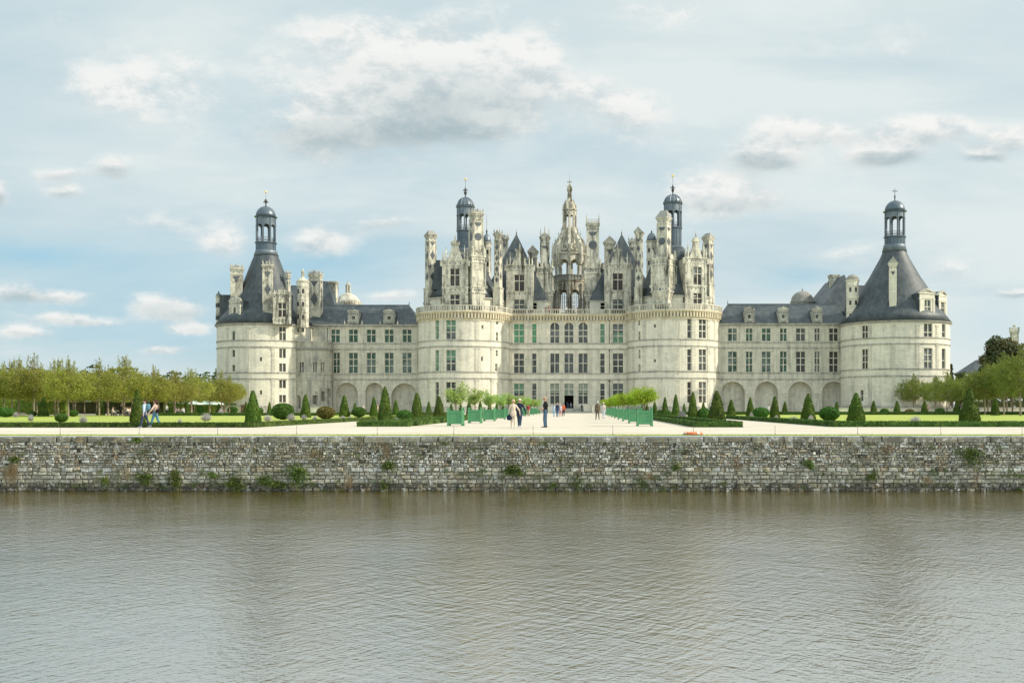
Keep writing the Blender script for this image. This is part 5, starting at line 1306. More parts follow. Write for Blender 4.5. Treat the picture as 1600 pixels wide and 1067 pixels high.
bigtree(1486,562,640,7,235,'wood','narrow dark conifer at the foot of the right outer tower',4,2500,'conifer',True); bigtree(1500,576,640,12,240,'wood','low dark tree beyond the right tower corner',5,3500)
bigtree(322,596,640,12,255,'wood','dark tree top showing beside the left outer tower',6,3500); bigtree(336,594,640,7,250,'wood','small dark tree top touching the left outer tower wall',7,2500)
# far church: spire roof and turret
ch=empty('church',(WX(1525,330),330,0),'distant church with a grey slate roof and a stone bell turret at the right edge','church')
Y=330; s=Y/F; mb=MB(); mb.box(WX(1517,Y),WX(1539,Y),Y,Y+14,0,WZ(583,Y)); mb.build('wall',M['stone_wing'],ch)
mb=MB(); mb.pyramid(WX(1515,Y),WX(1541,Y),Y-.5,Y+14.5,WZ(583,Y),WX(1526,Y+7),WX(1527,Y+7),Y+6,Y+8,WZ(562.5,Y+7)); mb.build('roof',M['slate'],ch)
mb=MB(); X=WX(1593,Y); mb.cbox(X,Y+4,0,9.5*s,9.5*s,WZ(519,Y)); mb.cbox(X,Y+4,WZ(519,Y),11*s,11*s,.6); 
for a in (-1,1):
    for b in (-1,1): mb.cbox(X+a*4.7*s,Y+4+b*4.7*s,WZ(519,Y)+.6,.5,.5,1.3)
mb.tube([(X,Y+4,WZ(518,Y)),(X,Y+4,WZ(508,Y))],[.18,.1],6); mb.lathe([(.05,WZ(510,Y)),(.5,WZ(507.5,Y)),(.5,WZ(506,Y)),(.05,WZ(505,Y))],X,Y+4,8)
for a in (-.45,.45): mb.box(X+a-.16,X+a+.16,Y+4-4.9*s,Y+4-4.7*s,WZ(531,Y),WZ(525,Y)) 
mb.build('bell_turret',M['stone_orn'],ch)
# low garden walls
def lowwall(x0,x1,y,h,label,mat='stone'):
    r_=empty('low_wall',((x0+x1)/2,y,0),label,'wall'); m=MB(); m.box(x0,x1,y-.2,y+.2,-.1,h); m.build('wall_face',M[mat],r_); m=MB(); m.box(x0-.06,x1+.06,y-.27,y+.27,h,h+.13); m.build('coping',M['stone_trim'],r_)
lowwall(WX(1311,192),WX(1424,192)+12,192,1.05,'low pale stone wall in front of the right outer tower'); lowwall(WX(1505,188),WX(1640,188),188,1.1,'low pale wall behind the right-hand tree trunks')
lowwall(WX(484,200),WX(517,200),200,1.25,'low stone wall at the foot of the left stair tower'); lowwall(WX(343,200),WX(378,200),200,1.5,'grey stone wall left of the brown gate','stone_wing')
lowwall(WX(-40,172),WX(110,172),158,.22,'low pale kerb wall running behind the leftmost trunks')
gt=empty('garden_gate',(WX(380,199),199,0),'brown wooden gate at the foot of the left outer tower','gate'); m=MB(); 
for i in range(6): m.box(WX(376.3,199)+i*.17,WX(376.3,199)+i*.17+.16,199-.04,199+.04,0,1.75)
m.build('boards',M['door'],gt); m=MB(); m.box(WX(376,199),WX(384.5,199),199-.08,199-.04,.3,.42); m.box(WX(376,199),WX(384.5,199),199-.08,199-.04,1.3,1.42); m.build('rails',M['iron'],gt)
# a pale tent-like stand of white parasols behind the left grove
for i,(px,Y) in enumerate(((303,196),(322,198),(337,197))):
    X=WX(px,Y); e=empty('parasol',(X,Y,0),'open pale grey-green parasol under the left trees, %s from the left'%ordn(i),'parasol','pale parasols under the trees'); m=MB(); m.lathe([(1.7,1.75),(1.6,1.9),(.8,2.35),(.02,2.6)],X,Y,8,cap=True); m.build('canopy',simple('parasol_cloth',(.55,.66,.6)) if i==0 else bpy.data.materials['parasol_cloth'],e); m=MB(); m.tube([(X,Y,0),(X,Y,2.3)],[.04,.03],6); m.build('pole',M['iron'],e)
# ---- planter boxes with citrus trees --------------------------------------------
def make_planter():
    root=empty('planter_box',(0,0,0),'x','planter'); W=.98; H=1.0
    for a in (-1,1):
        for b in (-1,1):
            m=MB(); x,y=a*(W/2-.045),b*(W/2-.045); m.cbox(x,y,.0,.10,.10,H+.04); m.lathe([(.03,H+.04),(.028,H+.06),(.055,H+.09),(.062,H+.12),(.05,H+.16),(.01,H+.18)],x,y,10); m.cbox(x,y,0,.13,.13,.1); m.build('corner_post',M['green'],root)
    for k in range(4):
        m=MB(); m.M=Matrix.Rotation(k*math.pi/2,4,'Z')
        n=11
        for i in range(n): x0=-W/2+.1+(W-.2)*i/n; m.box(x0+.004,x0+(W-.2)/n-.004,-W/2+.035,-W/2+.06,.13,H-.03)
        m.box(-W/2+.09,W/2-.09,-W/2+.012,-W/2+.034,.15,.24); m.box(-W/2+.09,W/2-.09,-W/2+.012,-W/2+.034,H-.14,H-.05); m.box(-W/2+.09,W/2-.09,-W/2+.01,-W/2+.07,H-.03,H)
        m.build('side_panel',M['green'],root)
    m=MB(); m.box(-W/2+.07,W/2-.07,-W/2+.07,W/2-.07,.12,H-.07); m.build('soil',M['soil'],root)
    return root
def make_citrus(seed,mat,dense,name='citrus_tree'):
    q=random.Random(seed); root=empty(name,(0,0,0),'x','tree'); t=MB(); t.tube([(0,0,.9),(.015,0,1.15),(-.01,.01,1.42)],[.06,.05,.05],8); m=MB()
    ends=[]
    for i in range(12 if not dense else 14):
        a=i*2.4+q.uniform(-.3,.3); l=q.uniform(.3,.62); z=q.uniform(.35,1.0 if dense else 1.3)
        p=[(0,0,1.38),(math.cos(a)*l*.45,math.sin(a)*l*.45,1.38+z*.55),(math.cos(a)*l,math.sin(a)*l,1.38+z)]; t.tube(p,[.035,.02,.008],5); ends+=[p[2],tuple((u+v)/2 for u,v in zip(p[1],p[2])),p[1]]
    n=3400 if dense else 2500
    for _ in range(n):
        c=q.choice(ends); s=.17 if dense else .15; leaf(m,(c[0]+q.gauss(0,s),c[1]+q.gauss(0,s),c[2]+q.gauss(0,s*.8)),.095*q.uniform(.7,1.4),q)
    for _ in range(40): # stray twigs
        c=q.choice(ends); v=(c[0]*1.25+q.gauss(0,.08),c[1]*1.25+q.gauss(0,.08),c[2]+q.uniform(.05,.3)); t.tube([c,v],[.008,.004],3); [leaf(m,(c[0]+(v[0]-c[0])*f,c[1]+(v[1]-c[1])*f,c[2]+(v[2]-c[2])*f),.09,q) for f in (.5,.8,1.0)]
    t.build('trunk',M['bark'],root); m.build('crown',M[mat],root); return root
pp=(make_planter(),[False]); cL=[(make_citrus(1,'citrus',False),[False]),(make_citrus(2,'citrus',False),[False])]; cR=[(make_citrus(3,'citrusR',True),[False]),(make_citrus(4,'citrusR',True),[False])]
for i in range(11):
    Y=63.8+11.4*i
    nm='nearest' if i==0 else ordn(i)+' beyond the nearest' if i<10 else 'farthest'
    place(pp[0],pp[1],-8.15,Y,(1,1,1),'green wooden planter box in the left row, %s'%('nearest to the moat' if i==0 else ordn(i)+' counting from the moat'),'green planter boxes lining the gravel axis')
    p=cL[i%2]; big=1.0 if i<7 else 1.05
    place(p[0],p[1],-8.15,Y,(big*q.uniform(.95,1.08),)*2+(1.0*q.uniform(.96,1.02),),'airy pale-leaved citrus tree in the left planter row, %s from the moat'%ordn(i),'citrus trees in the left planter row',i*1.3)
    place(pp[0],pp[1],3.88,Y-1,(1,1,1),'green wooden planter box in the right row, %s'%('nearest to the moat' if i==0 else ordn(i)+' counting from the moat'),'green planter boxes lining the gravel axis')
    p=cR[i%2]
    place(p[0],p[1],3.88,Y-1,(1.12,1.12,.97),'dense bright green citrus tree in the right planter row, %s from the moat'%ordn(i),'citrus trees in the right planter row',i*1.9)
# ---- thin posts at the water's edge, lifebuoy, grass strip ---------------------------
def make_post():
    root=empty('edge_post',(0,0,0),'x','post'); m=MB(); m.lathe([(.008,0),(.008,.34),(.014,.345),(.014,.36),(.005,.37)],0,0,8); m.build('rod',M['iron'],root); m=MB(); m.lathe([(.03,0),(.03,.02),(.012,.03)],0,0,8); m.build('foot',M['iron'],root); return root
po=(make_post(),[False])
for i,px in enumerate((-30,94,217.5,340,463.5,589.5,709,833,957.5,1083.5,1211,1340,1470,1597)): place(po[0],po[1],WX(px,44.3),44.3,(1,1,1),'thin iron post on the moat edge, %s from the left'%ordn(i),'thin iron posts along the moat edge')
lb=empty('lifebuoy',(WX(1083,42.0),42.0,.06),'orange lifebuoy lying flat on the grass at the top of the moat wall','lifebuoy')
org=simple('orange_plastic',(.80,.22,.10),(.72,.18,.08),3,.5,.4); wht=simple('white_plastic',(.75,.72,.66),None)
X,Y=WX(1083,42.0),42.0; m=MB(); m.smooth=True; m.lathe([(.33+.075*math.cos(t),.085+.07*math.sin(t)) for t in [2*math.pi*k/12 for k in range(13)]],X,Y,36,cap=False); m.smooth=False; m.build('ring',org,lb)
for k in range(4):
    a=k*math.pi/2+.5; m=MB(); m.lathe([(.33+.08*math.cos(t),.085+.075*math.sin(t)) for t in [2*math.pi*j/12 for j in range(13)]],X,Y,3,a-.13,a+.13,cap=False); m.build('band',wht,lb)
m=MB(); m.tube([(X+.43*math.cos(t),Y+.43*math.sin(t),.05+.02*math.sin(4*t)) for t in [2*math.pi*j/24 for j in range(25)]],[.012]*25,5); m.build('grab_line',M['bark'],lb)
o=sheet('verge',-60,60,YW+.02,43.6,.012,M['lawn'])
q=random.Random(12); m=MB()
for _ in range(15000):
    x=q.uniform(-30,24); y=YW-.02+abs(q.gauss(0,.6)); 
    if y>43.5: continue
    h=q.uniform(.03,.085); a=q.uniform(0,6.28); b=.008; dx,dy=q.uniform(-.03,.03),q.uniform(-.03,.03)
    m.add([(x-b*math.cos(a),y-b*math.sin(a),0),(x+b*math.cos(a),y+b*math.sin(a),0),(x+dx,y+dy,h)],[(0,1,2)])
tag(m.build('grass',M['grassb']),'short grass fringe along the top of the moat wall','grass',None,'stuff')
# wall plants: (px,py,size px,kind)
def weed(px,py,wpx,hpx,kind,seed,label):
    q=random.Random(seed); X=WX(px,YW); z=WZ(py,YW); s=YW/F; rw,rh=wpx*s/2,hpx*s/2; root=empty('wall_plant',(X,YW-.1,z),label,'plant',None); m=MB()
    n=int(40+rw*rh*5200)
    if kind=='dry':
        for _ in range(int(n*(.3 if px==21 else .14))):
            x0=X+q.gauss(0,.5)*rw; z0=z+rh*q.gauss(.3,.5); l=rh*q.uniform(.5,1.5); b=.006; a=q.gauss(0,.35)
            p0=Vector((x0,YW-.07,z0)); p1=p0+Vector((a*l*.5,-q.uniform(.02,.12),-l*.45)); p2=p1+Vector((a*l*.2,q.uniform(0,.05),-l*.5))
            for u,v in ((p0,p1),(p1,p2)): m.add([(u-Vector((b,0,0)))[:],(u+Vector((b,0,0)))[:],(v+Vector((b*.5,0,0)))[:],(v-Vector((b*.5,0,0)))[:]],[(0,1,2,3)])
    else:
        cl=[(q.uniform(-.7,.7)*rw,q.uniform(-.7,.7)*rh,q.uniform(.2,.45)) for _ in range(9)]
        for _ in range(n):
            c=q.choice(cl); leaf(m,(X+c[0]+q.gauss(0,c[2]*rw*1.4),YW-.09-abs(q.gauss(0,.07)),z+c[1]+q.gauss(0,c[2]*rh)),.075*q.uniform(.6,1.5),q)
    m.build('leaves',M['weeddry' if kind=='dry' else 'weed'],root)
    m=MB(); m.tube([(X,YW+.03,z-rh*.2),(X,YW-.1,z),(X+rw*.3,YW-.14,z+rh*.3)],[.012,.01,.005],5); m.build('stem',M['barkd'],root)
wp=[(24,719,15,10,'g','bright green tuft high on the wall near the left edge'),(21,736,20,26,'dry','shaggy dry brown tuft hanging from the wall near the left edge'),(12,708,22,14,'dry','rusty dry grass patch at the far left of the wall'),(168,752,10,16,'g','small green tuft low on the wall left of the larger patches'),
(200,743,16,16,'dry','reddish dry tuft left of the green patches on the wall'),(229,748,24,18,'g','leafy green patch at the waterline below the walking pair'),(275,748,15,30,'g','tall yellow-green drooping plant at the waterline left of centre'),(218,687,14,10,'g','dark green clump just under the coping below the walking pair'),
(334,742,14,10,'g','small dark green clump above the waterline weeds'),(366,752,28,22,'g','sprawling green weeds below the left outer tower, at the waterline'),(412,750,18,14,'g','low pale green weeds left of the tall dark bush on the wall'),(437,756,28,12,'g','bright leafy weeds touching the water left of the dark bush'),(470,742,26,30,'g','tall dark green bush clinging to the lower wall'),
(493,709,22,16,'dry','russet dry plant in a gap high on the wall'),(543,752,18,22,'dry','brown and green plant at the waterline left of the keep'),(599,758,9,14,'g','small bright green sprig at the waterline below the tall cone'),(608,726,18,20,'g','green tuft in mid wall below the tallest cone'),(606,704,8,26,'dry','dark dry stems trailing down the upper wall'),
(803,735,26,22,'g','trailing green plant in mid wall below the strolling couple'),(865,757,9,8,'g','tiny green sprig by the water near the wall centre'),(1012,742,22,16,'dry','brown dead plant low on the wall right of centre'),(1055,728,12,12,'g','small green tuft right of centre in mid wall'),
(1150,725,20,20,'dry','dry rusty plant under the right keep tower'),(1360,744,16,12,'g','bright green tuft low on the right part of the wall'),(1262,726,14,14,'g','dark tuft on the right wall between two dry plants'),(1448,750,18,14,'dry','brown tuft near the water at the right'),(1385,700,30,14,'dry','wide dry patch below the coping on the right'),(1520,715,24,26,'g','dark green creeper high on the wall near the right edge'),(905,736,12,9,'dry','small dry tuft in the middle of the wall')]
for i,(px,py,w,h,k,lab) in enumerate(wp): weed(px,py,w,h,k,i,lab)
q=random.Random(77); m=MB()
for _ in range(260):
    x=q.uniform(-26,20); zz=WATER+(q.uniform(0,.9) if q.random()<.6 else q.uniform(.5,2.1)); 
    if math.sin(x*.9)+math.sin(x*.37+1)<-.2 and q.random()<.75: continue
    w_,h_=q.uniform(.05,.3),q.uniform(.03,.16)
    for _ in range(int(14+w_*h_*1500)): leaf(m,(x+q.gauss(0,.5)*w_,YW-.06-abs(q.gauss(0,.03)),max(WATER+.03,zz+q.gauss(0,.5)*h_)),.05*q.uniform(.6,1.4),q)
tag(m.build('moss',M['weed']),'small moss and creeping growth scattered over the moat wall','moss',None,'stuff')
# ---------------------------------------------------------------- people
cm={}
def cloth(c):
    if c not in cm: cm[c]=simple('cloth_%d'%len(cm),c,tuple(v*.8 for v in c),6,.85,.1,wc=False)
    return cm[c]
skinm=simple('skin',(.46,.29,.21),(.40,.24,.17),5,.6,.3,wc=False)
def person(X,Y,h,face,label,shirt,legs,hair,shoes=(.03,.03,.03),stride=0.0,aL=0.0,aR=0.0,bend=.15,lean=0,sit=False,voxel=.013,long_hair=False,z=0,sleeves=True,bald=False,extra=None,group=None,coat=False,headtilt=0):
    """local frame: x forward, y left; height h"""
    S=h
    root=empty('person',(X,Y,z),label,'person',group,face)
    seg=[] # (p0,p1,r0,r1,material)
    V=lambda *a: Vector(a)*S
    pel=V(0,0,.53); hips=[V(0,.05,.52),V(0,-.05,.52)]
    feet=[]
    if sit: pel=V(0,0,.28); hips=[V(0,.05,.27),V(0,-.05,.27)]
    chest=pel+V(lean,0,.19); neck=chest+V(lean*.3,0,.11); head=neck+V(.012+headtilt,0,.085)
    seg+=[(pel-V(0,0,.02),pel+V(lean*.4,0,.08),.078,.072,1),(pel+V(lean*.4,0,.08),chest,.074,.085,1),(chest,neck-V(0,0,.035),.085,.055,1)]
    for sd in (1,-1):
        hp=hips[0 if sd>0 else 1]; st=stride*sd
        if sit: kn=hp+V(.24,sd*.02,.0); an=kn+V(-.01,0,-.23)
        else:
            kn=hp+V(math.sin(st)*.245+(.012 if st<0 else .02),0,-.245*math.cos(st)); bk=st-(.55*abs(stride) if st<0 else .08)
            an=kn+V(math.sin(bk)*.235,0,-.235*math.cos(bk))
        dz=0
        if not sit: an.z=max(an.z,.042*S); 
        toe=an+V(.10,sd*.012,-.022)+ (V(0,0,-.015) if not (st<-.2) else V(-.02,0,-.02)); heel=an+V(-.02,0,-.022)
        seg+=[(hp,kn,.060,.041,2),(kn,an+V(0,0,.012),.041,.027,2),(heel,toe,.022,.017,3),(an,heel,.024,.022,3)]
        feet.append(an)
        sh=chest+V(0,sd*.092,.055); ar=(aL if sd>0 else aR)
        if isinstance(ar,tuple): ang,bd,out=ar
        else: ang,bd,out=ar,bend,.06
        el=sh+V(math.sin(ang)*.165,sd*out*.6,-.165*math.cos(ang)); wr=el+V(math.sin(ang+bd)*.145,-sd*.01+sd*out*.2,-.145*math.cos(ang+bd))
        seg+=[(chest+V(0,sd*.03,.06),sh,.05,.040,1),(sh,el,.037,.028,1),(el,wr,.027,.018,1 if sleeves else 0)]
        d=(wr-el).normalized(); hand=wr+d*.045*S; sidev=V(0,1,0).normalized(); fw=Vector((d.z,0,-d.x))*-1
        seg.append((wr,hand,.016,.017,0))
        curl=(d*.8+Vector((.35,0,.1))).normalized()
        for k,(o_,ln) in enumerate(((-.013,.036),(-.0045,.042),(.0045,.040),(.013,.031))):
            b0=hand+Vector((d.z*-1,0,d.x))*o_*S; m1=b0+d*ln*.5*S; seg.append((b0,m1,.0055,.005,0)); seg.append((m1,m1+(d+Vector((0,-sd*.5,0))).normalized()*ln*.5*S,.005,.004,0))
        th=wr+d*.018*S; seg.append((th,th+(d*.6+Vector((.8,0,.0))).normalized()*.035*S,.006,.005,0))
    if coat: seg+=[(pel+V(0,.02,.02),pel+V(0,.025,-.08),.085,.082,1),(pel+V(0,-.02,.02),pel+V(0,-.025,-.08),.085,.082,1)]
    seg+=[(neck-V(0,0,.03),neck+V(.004,0,.035),.031,.030,0),(head+V(0,0,.012),head+V(.004,0,.018),.052,.050,0),(head+V(-.012,0,.02),head+V(.0,0,.01),.053,.045,0),(head+V(.012,0,-.03),head+V(.02,0,-.038),.036,.027,0),
          (head+V(.048,0,.002),head+V(.060,0,-.010),.007,.010,0),(head+V(0,.05,0),head+V(-.006,.053,.01),.010,.010,0),(head+V(0,-.05,0),head+V(-.006,-.053,.01),.010,.010,0),(head+V(.04,-.008,-.030),head+V(.04,.008,-.030),.008,.008,0)]
    # skin it: tapered tubes fused by a voxel remesh into one surface
    mb=MB()
    for (a,b,r0,r1,mi) in seg:
        ax=(b-a); L=ax.length
        if L<1e-5: continue
        ax.normalize(); r0*=S; r1*=S
        if mi in(1,2) and r0>.03*S: pass
        pts=[];rad=[]
        for t in (-1,-.8,-.45,0): pts.append(a+ax*r0*t); rad.append(r0*math.sqrt(max(.0004,1-t*t)))
        for t in (0,.45,.8,1): pts.append(b+ax*r1*t); rad.append(r1*math.sqrt(max(.0004,1-t*t)))
        mb.tube([p[:] for p in pts],rad,10)
    o=mb.build('body',skinm,None)
    rm=o.modifiers.new('r','REMESH'); rm.mode='VOXEL'; rm.voxel_size=voxel*S/1.75; rm.use_smooth_shade=True
    sm=o.modifiers.new('s','SMOOTH'); sm.iterations=2; sm.factor=.4
    dg=bpy.context.evaluated_depsgraph_get(); me=bpy.data.meshes.new_from_object(o.evaluated_get(dg)); bpy.data.objects.remove(o)
    me.name='body'; me.materials.clear()
    for m_ in (skinm,cloth(shirt),cloth(legs),cloth(shoes)): me.materials.append(m_)
    n=len(me.vertices); co=np.empty(n*3); me.vertices.foreach_get('co',co); co=co.reshape(-1,3)
    best=np.full(n,1e9); bi=np.zeros(n,int)
    for (a,b,r0,r1,mi) in seg:
        A=np.array(a[:]);B=np.array(b[:]); d=B-A; L2=max(1e-9,(d@d)); t=np.clip((co-A)@d/L2,0,1); dist=np.linalg.norm(co-(A+t[:,None]*d),axis=1)-(r0+(r1-r0)*t)*S
        w=dist<best; best[w]=dist[w]; bi[w]=mi
    pi=[bi[p.vertices[0]] for p in me.polygons]
    me.polygons.foreach_set('material_index',pi)
    b_=bpy.data.objects.new('body',me); col.objects.link(b_); b_.parent=root
    if not bald:
        hm=MB(); hm.smooth=True
        c=head+V(-.012,0,.026)
        prof=[]; 
        hm.M=Matrix.Translation(c)@Matrix.Diagonal((S*.062,S*.058,S*.056,1))
        n0=-.35 if not long_hair else -.9
        hm.lathe([(math.cos(t),math.sin(t)) for t in [n0*1.0+(math.pi/2-n0)*k/8 for k in range(9)]],0,0,14)
        hm.M=Matrix()
        vs=[]
        for v in hm.v:
            v=Vector(v); rel=v-head
            if rel.x>.028*S and rel.z<.03*S: v.x=head.x+.028*S
            vs.append(v[:])
        hm.v=vs
        if long_hair: hm.tube([(head+V(-.03,0,.03))[:],(head+V(-.045,0,-.03))[:],(head+V(-.05,0,-.09))[:],(head+V(-.045,0,-.12))[:]],[.045*S,.052*S,.045*S,.02*S],10)
        hm2=hm.build('hair',cloth(hair),None); hm2.parent=root
    ey=MB()
    for sd in (-1,1): p=head+V(.047,sd*.018,.008); ey.lathe([(.001,p.z-.006*S),(.007*S,p.z),(.001,p.z+.006*S)],p.x,p.y,6)
    e=ey.build('eyes',M['iron'],None); e.parent=root
    root['hand']=0
    return root,dict(head=head,chest=chest,pel=pel,S=S)
def part(mb,name,mat,root):
    o=mb.build(name,mat,None); o.parent=root; return o
def accessory(name,mb,mat,pr,label,cat):
    """a thing worn or held: stands on its own, at the same place as its bearer"""
    root=empty(name,tuple(pr.location),label,cat,None,pr.rotation_euler[2]); o=mb.build('bag_body',mat,None); o.parent=root; return root
PI=math.pi
# strolling couple seen from behind, turned to the castle
r1,i1=person(WX(802,57.5),57.5,1.66,PI/2+.2,'person in a long beige top and cream trousers, arm round a companion in navy',(.62,.52,.42),(.66,.57,.46),(.55,.42,.28),(.75,.7,.62),.16,(.05,.2,.08),(.0,.5,.20),voxel=.009,long_hair=False,coat=True)
r2,i2=person(WX(811.8,58.2),58.2,1.72,PI/2-.1,'grey-haired person in a navy jacket and dark jeans beside a companion in beige',(.02,.03,.055),(.04,.065,.11),(.6,.55,.45),(.6,.6,.62),.26,(.1,.2,.04),(-.1,.25,.16),voxel=.009,coat=False)
m=MB(); m.M=Matrix.Translation((.05,.22,.6)); m.smooth=True; m.lathe([(.03,-.16),(.13,-.14),(.16,-.02),(.13,.1),(.06,.15)],0,0,10); m.smooth=False; m.tube([(.0,-.06,.12),(0,0,.24),(0,.06,.12)],[.012,.012,.012],5); accessory('shopping_bag',m,cloth((.015,.025,.06)),r1,'dark navy bag hanging from the hand of the person in beige','bag')
# man in black T-shirt
r3,i3=person(WX(852.3,59.0),59.0,1.84,PI-.1,'bald man in a black T-shirt and blue jeans standing sideways with folded hands',(.012,.012,.013),(.07,.13,.2),(.5,.4,.3),(.02,.02,.02),.05,(.1,1.25,.2),(.1,1.3,.2),voxel=.009,sleeves=False,bald=True,headtilt=.01)
# pair at the left
r4,i4=person(WX(226.5,58.2),58.2,1.68,PI,'man in a light blue shirt and dark jeans walking left with a blue backpack',(.46,.56,.66),(.045,.065,.11),(.05,.03,.02),(.35,.33,.4),.25,(-.2,.3,.1),(.25,.3,.1),voxel=.009)
m=MB(); m.M=Matrix.Translation((-.2,0,1.2)); m.smooth=True; m.lathe([(.04,-.22),(.11,-.2),(.125,-.05),(.11,.14),(.06,.2)],0,0,12); m.smooth=False; 
for a in (-.1,.1): m.tube([(.1,a,.2),(.3,a,.12),(.33,a,-.05),(.15,a,-.2)],[.018]*4,5)
accessory('backpack',m,cloth((.10,.21,.27)),r4,'teal blue backpack worn by the man walking left','backpack')
r5,i5=person(WX(243,58.5),58.5,1.66,PI,'woman in a pale pink top and bright blue jeans walking left beside the backpacker',(.52,.38,.32),(.08,.22,.32),(.07,.035,.025),(.8,.8,.8),.28,(.35,.3,.2),(.0,1.1,.15),voxel=.009,long_hair=True)
m=MB(); m.M=Matrix.Translation((-.2,.1,.98)); m.lathe([(.02,-.12),(.12,-.11),(.14,0),(.1,.1),(.02,.12)],0,0,10); m.tube([(0,0,.1),(.12,-.08,.3),(.22,-.1,.42)],[.012]*3,5); accessory('shoulder_bag',m,cloth((.02,.015,.015)),r5,'small black shoulder bag behind the woman in blue jeans','bag')
# the farther visitors: (px, feet row, height, facing, shirt, legs, hair, label, stride, sit)
far=[(865.7,651,1.74,1.5,(.5,.56,.62),(.35,.5,.62),(.2,.14,.1),'visitor in white and pale blue jeans, leftmost of the group before the door',.1),
(870.8,651.6,1.8,1.4,(.03,.045,.09),(.10,.16,.26),(.3,.22,.15),'tall visitor in a navy top and jeans in the group before the door',.12),
(875.8,650.5,1.66,1.7,(.55,.5,.55),(.55,.28,.3),(.6,.52,.42),'pale-haired visitor in white and pink in the group before the door',.1),
(880.3,650.3,1.76,1.8,(.55,.12,.05),(.04,.03,.03),(.03,.025,.02),'visitor with a red-orange top and dark trousers, rightmost of the group before the door',.1),
(887,645.5,1.74,1.5,(.04,.06,.12),(.06,.08,.12),(.1,.07,.05),'visitor in dark blue standing in the castle doorway',0),
(892,645.3,1.6,1.2,(.25,.3,.36),(.1,.12,.16),(.2,.15,.1),'visitor in grey blue inside the castle doorway',0),
(897.5,645.6,1.76,1.8,(.5,.4,.25),(.06,.05,.05),(.25,.2,.15),'visitor in tan at the right side of the doorway',0),
(909,645.8,1.6,1.2,(.05,.05,.06),(.06,.06,.07),(.05,.04,.03),'visitor in black beside the right stair wall of the door',0),
(933.6,655.6,1.82,1.9,(.13,.10,.07),(.12,.10,.08),(.5,.45,.4),'visitor in a brown jacket walking near the right planter row',.2),
(943,654.0,1.74,1.4,(.6,.55,.5),(.55,.58,.66),(.7,.62,.5),'visitor in white with a red bag beside the one in brown',.15),
(825.5,650.2,1.66,1.5,(.35,.05,.05),(.5,.36,.28),(.12,.07,.05),'visitor in a dark red top between the left planters',.1),
(567.5,646.5,1.62,1.5,(.6,.55,.48),(.4,.38,.36),(.55,.45,.35),'visitor in cream half hidden by a ball shrub before the left wing',0),
(589.5,648.0,1.68,1.5,(.62,.4,.34),(.6,.5,.44),(.5,.3,.2),'visitor in pale pink behind the cones before the left wing',.1),
(1200.8,646.8,1.66,1.5,(.6,.58,.55),(.3,.3,.3),(.02,.015,.01),'dark-haired visitor half hidden behind the ball shrub before the right wing',0),
(1449.5,646.5,1.64,1.5,(.5,.3,.22),(.4,.3,.25),(.15,.1,.08),'visitor in light brown standing by a small cone before the right tower',0),
(1585,642.5,1.74,1.2,(.55,.62,.72),(.45,.5,.6),(.3,.25,.2),'visitor in pale blue beyond the low wall at the far right',.1),
(188.5,649.8,1.7,1.5,(.02,.02,.02),(.02,.02,.02),(.05,.04,.03),'visitor all in black standing by the picnic tables',0),
(260.3,648,1.72,1.5,(.7,.72,.66),(.03,.04,.04),(.3,.22,.15),'visitor in a white top and dark trousers under the left trees',.1)]
for i,(px,yb,h,fc,sh,lg,hr,lab,stv) in enumerate(far):
    zz=0
    if 885<px<910: Y=209.5 if px<900 else 207; zz=.68 if px<900 else .34; 
    else: Y=GY(yb)
    if 884<px<899: Y=212.2
    if px==1585: Y=196
    person(WX(px,Y),Y,h,fc,lab,sh,lg,hr,(.04,.035,.03),stv,.1*((i%3)-1),-.1*((i%2)),voxel=.022,z=zz,long_hair=(i%4==0))
m=MB(); m.M=Matrix.Translation((.12,.1,1.0)); m.lathe([(.02,-.14),(.15,-.12),(.17,0),(.12,.11),(.02,.13)],0,0,10)
pr=[o for o in bpy.data.objects if o.get('label','').startswith('visitor in white with a red bag')][0]; accessory('handbag',m,cloth((.45,.05,.06)),pr,'red handbag carried by the visitor in white','bag')
seated=[(176,650.2,0.3,(.6,.5,.42)),(179.5,649.6,2.8,(.05,.05,.06)),(196,650.4,.2,(.05,.04,.04)),(199.5,650.2,2.6,(.65,.55,.45)),(203,650,3.0,(.6,.4,.35)),(275.5,647.6,.3,(.6,.6,.58)),(279,647.6,2.8,(.7,.5,.48)),(284.5,647.7,.1,(.68,.68,.7)),(287,647.9,3.0,(.6,.62,.66))]
for i,(px,yb,fc,c) in enumerate(seated):
    Y=GY(yb); X=WX(px,Y)
    person(X,Y,1.7,fc,'picnicker seated under the left trees, %s from the left'%ordn(i),c,(.08,.09,.12),(.15,.1,.07),(.05,.05,.05),0,(.5,.6,.1),(.5,.6,.1),sit=True,voxel=.024,group='picnickers seated under the left-hand trees')
def make_stool():
    root=empty('picnic_stool',(0,0,0),'x','stool'); m=MB(); m.cbox(0,0,.38,.42,.42,.05); m.build('seat',M['bark'],root)
    for a in (-1,1):
        for b in (-1,1): m=MB(); m.cbox(a*.17,b*.17,0,.04,.04,.38); m.build('leg',M['barkd'],root)
    return root
def make_table():
    root=empty('picnic_table',(0,0,0),'x','table'); m=MB(); m.cbox(0,0,.7,1.3,.8,.05); m.build('tabletop',wht,root)
    for a in (-1,1):
        for b in (-1,1): m=MB(); m.cbox(a*.55,b*.32,0,.05,.05,.7); m.build('leg',M['barkd'],root)
    return root
sp=(make_stool(),[False]); tb=(make_table(),[False])
for i,(px,yb,fc,c) in enumerate(seated): Y=GY(yb); place(sp[0],sp[1],WX(px,Y)-.0,Y,(1,1,1),'wooden picnic stool under the left trees, %s from the left'%ordn(i),'picnic stools under the left-hand trees',fc)
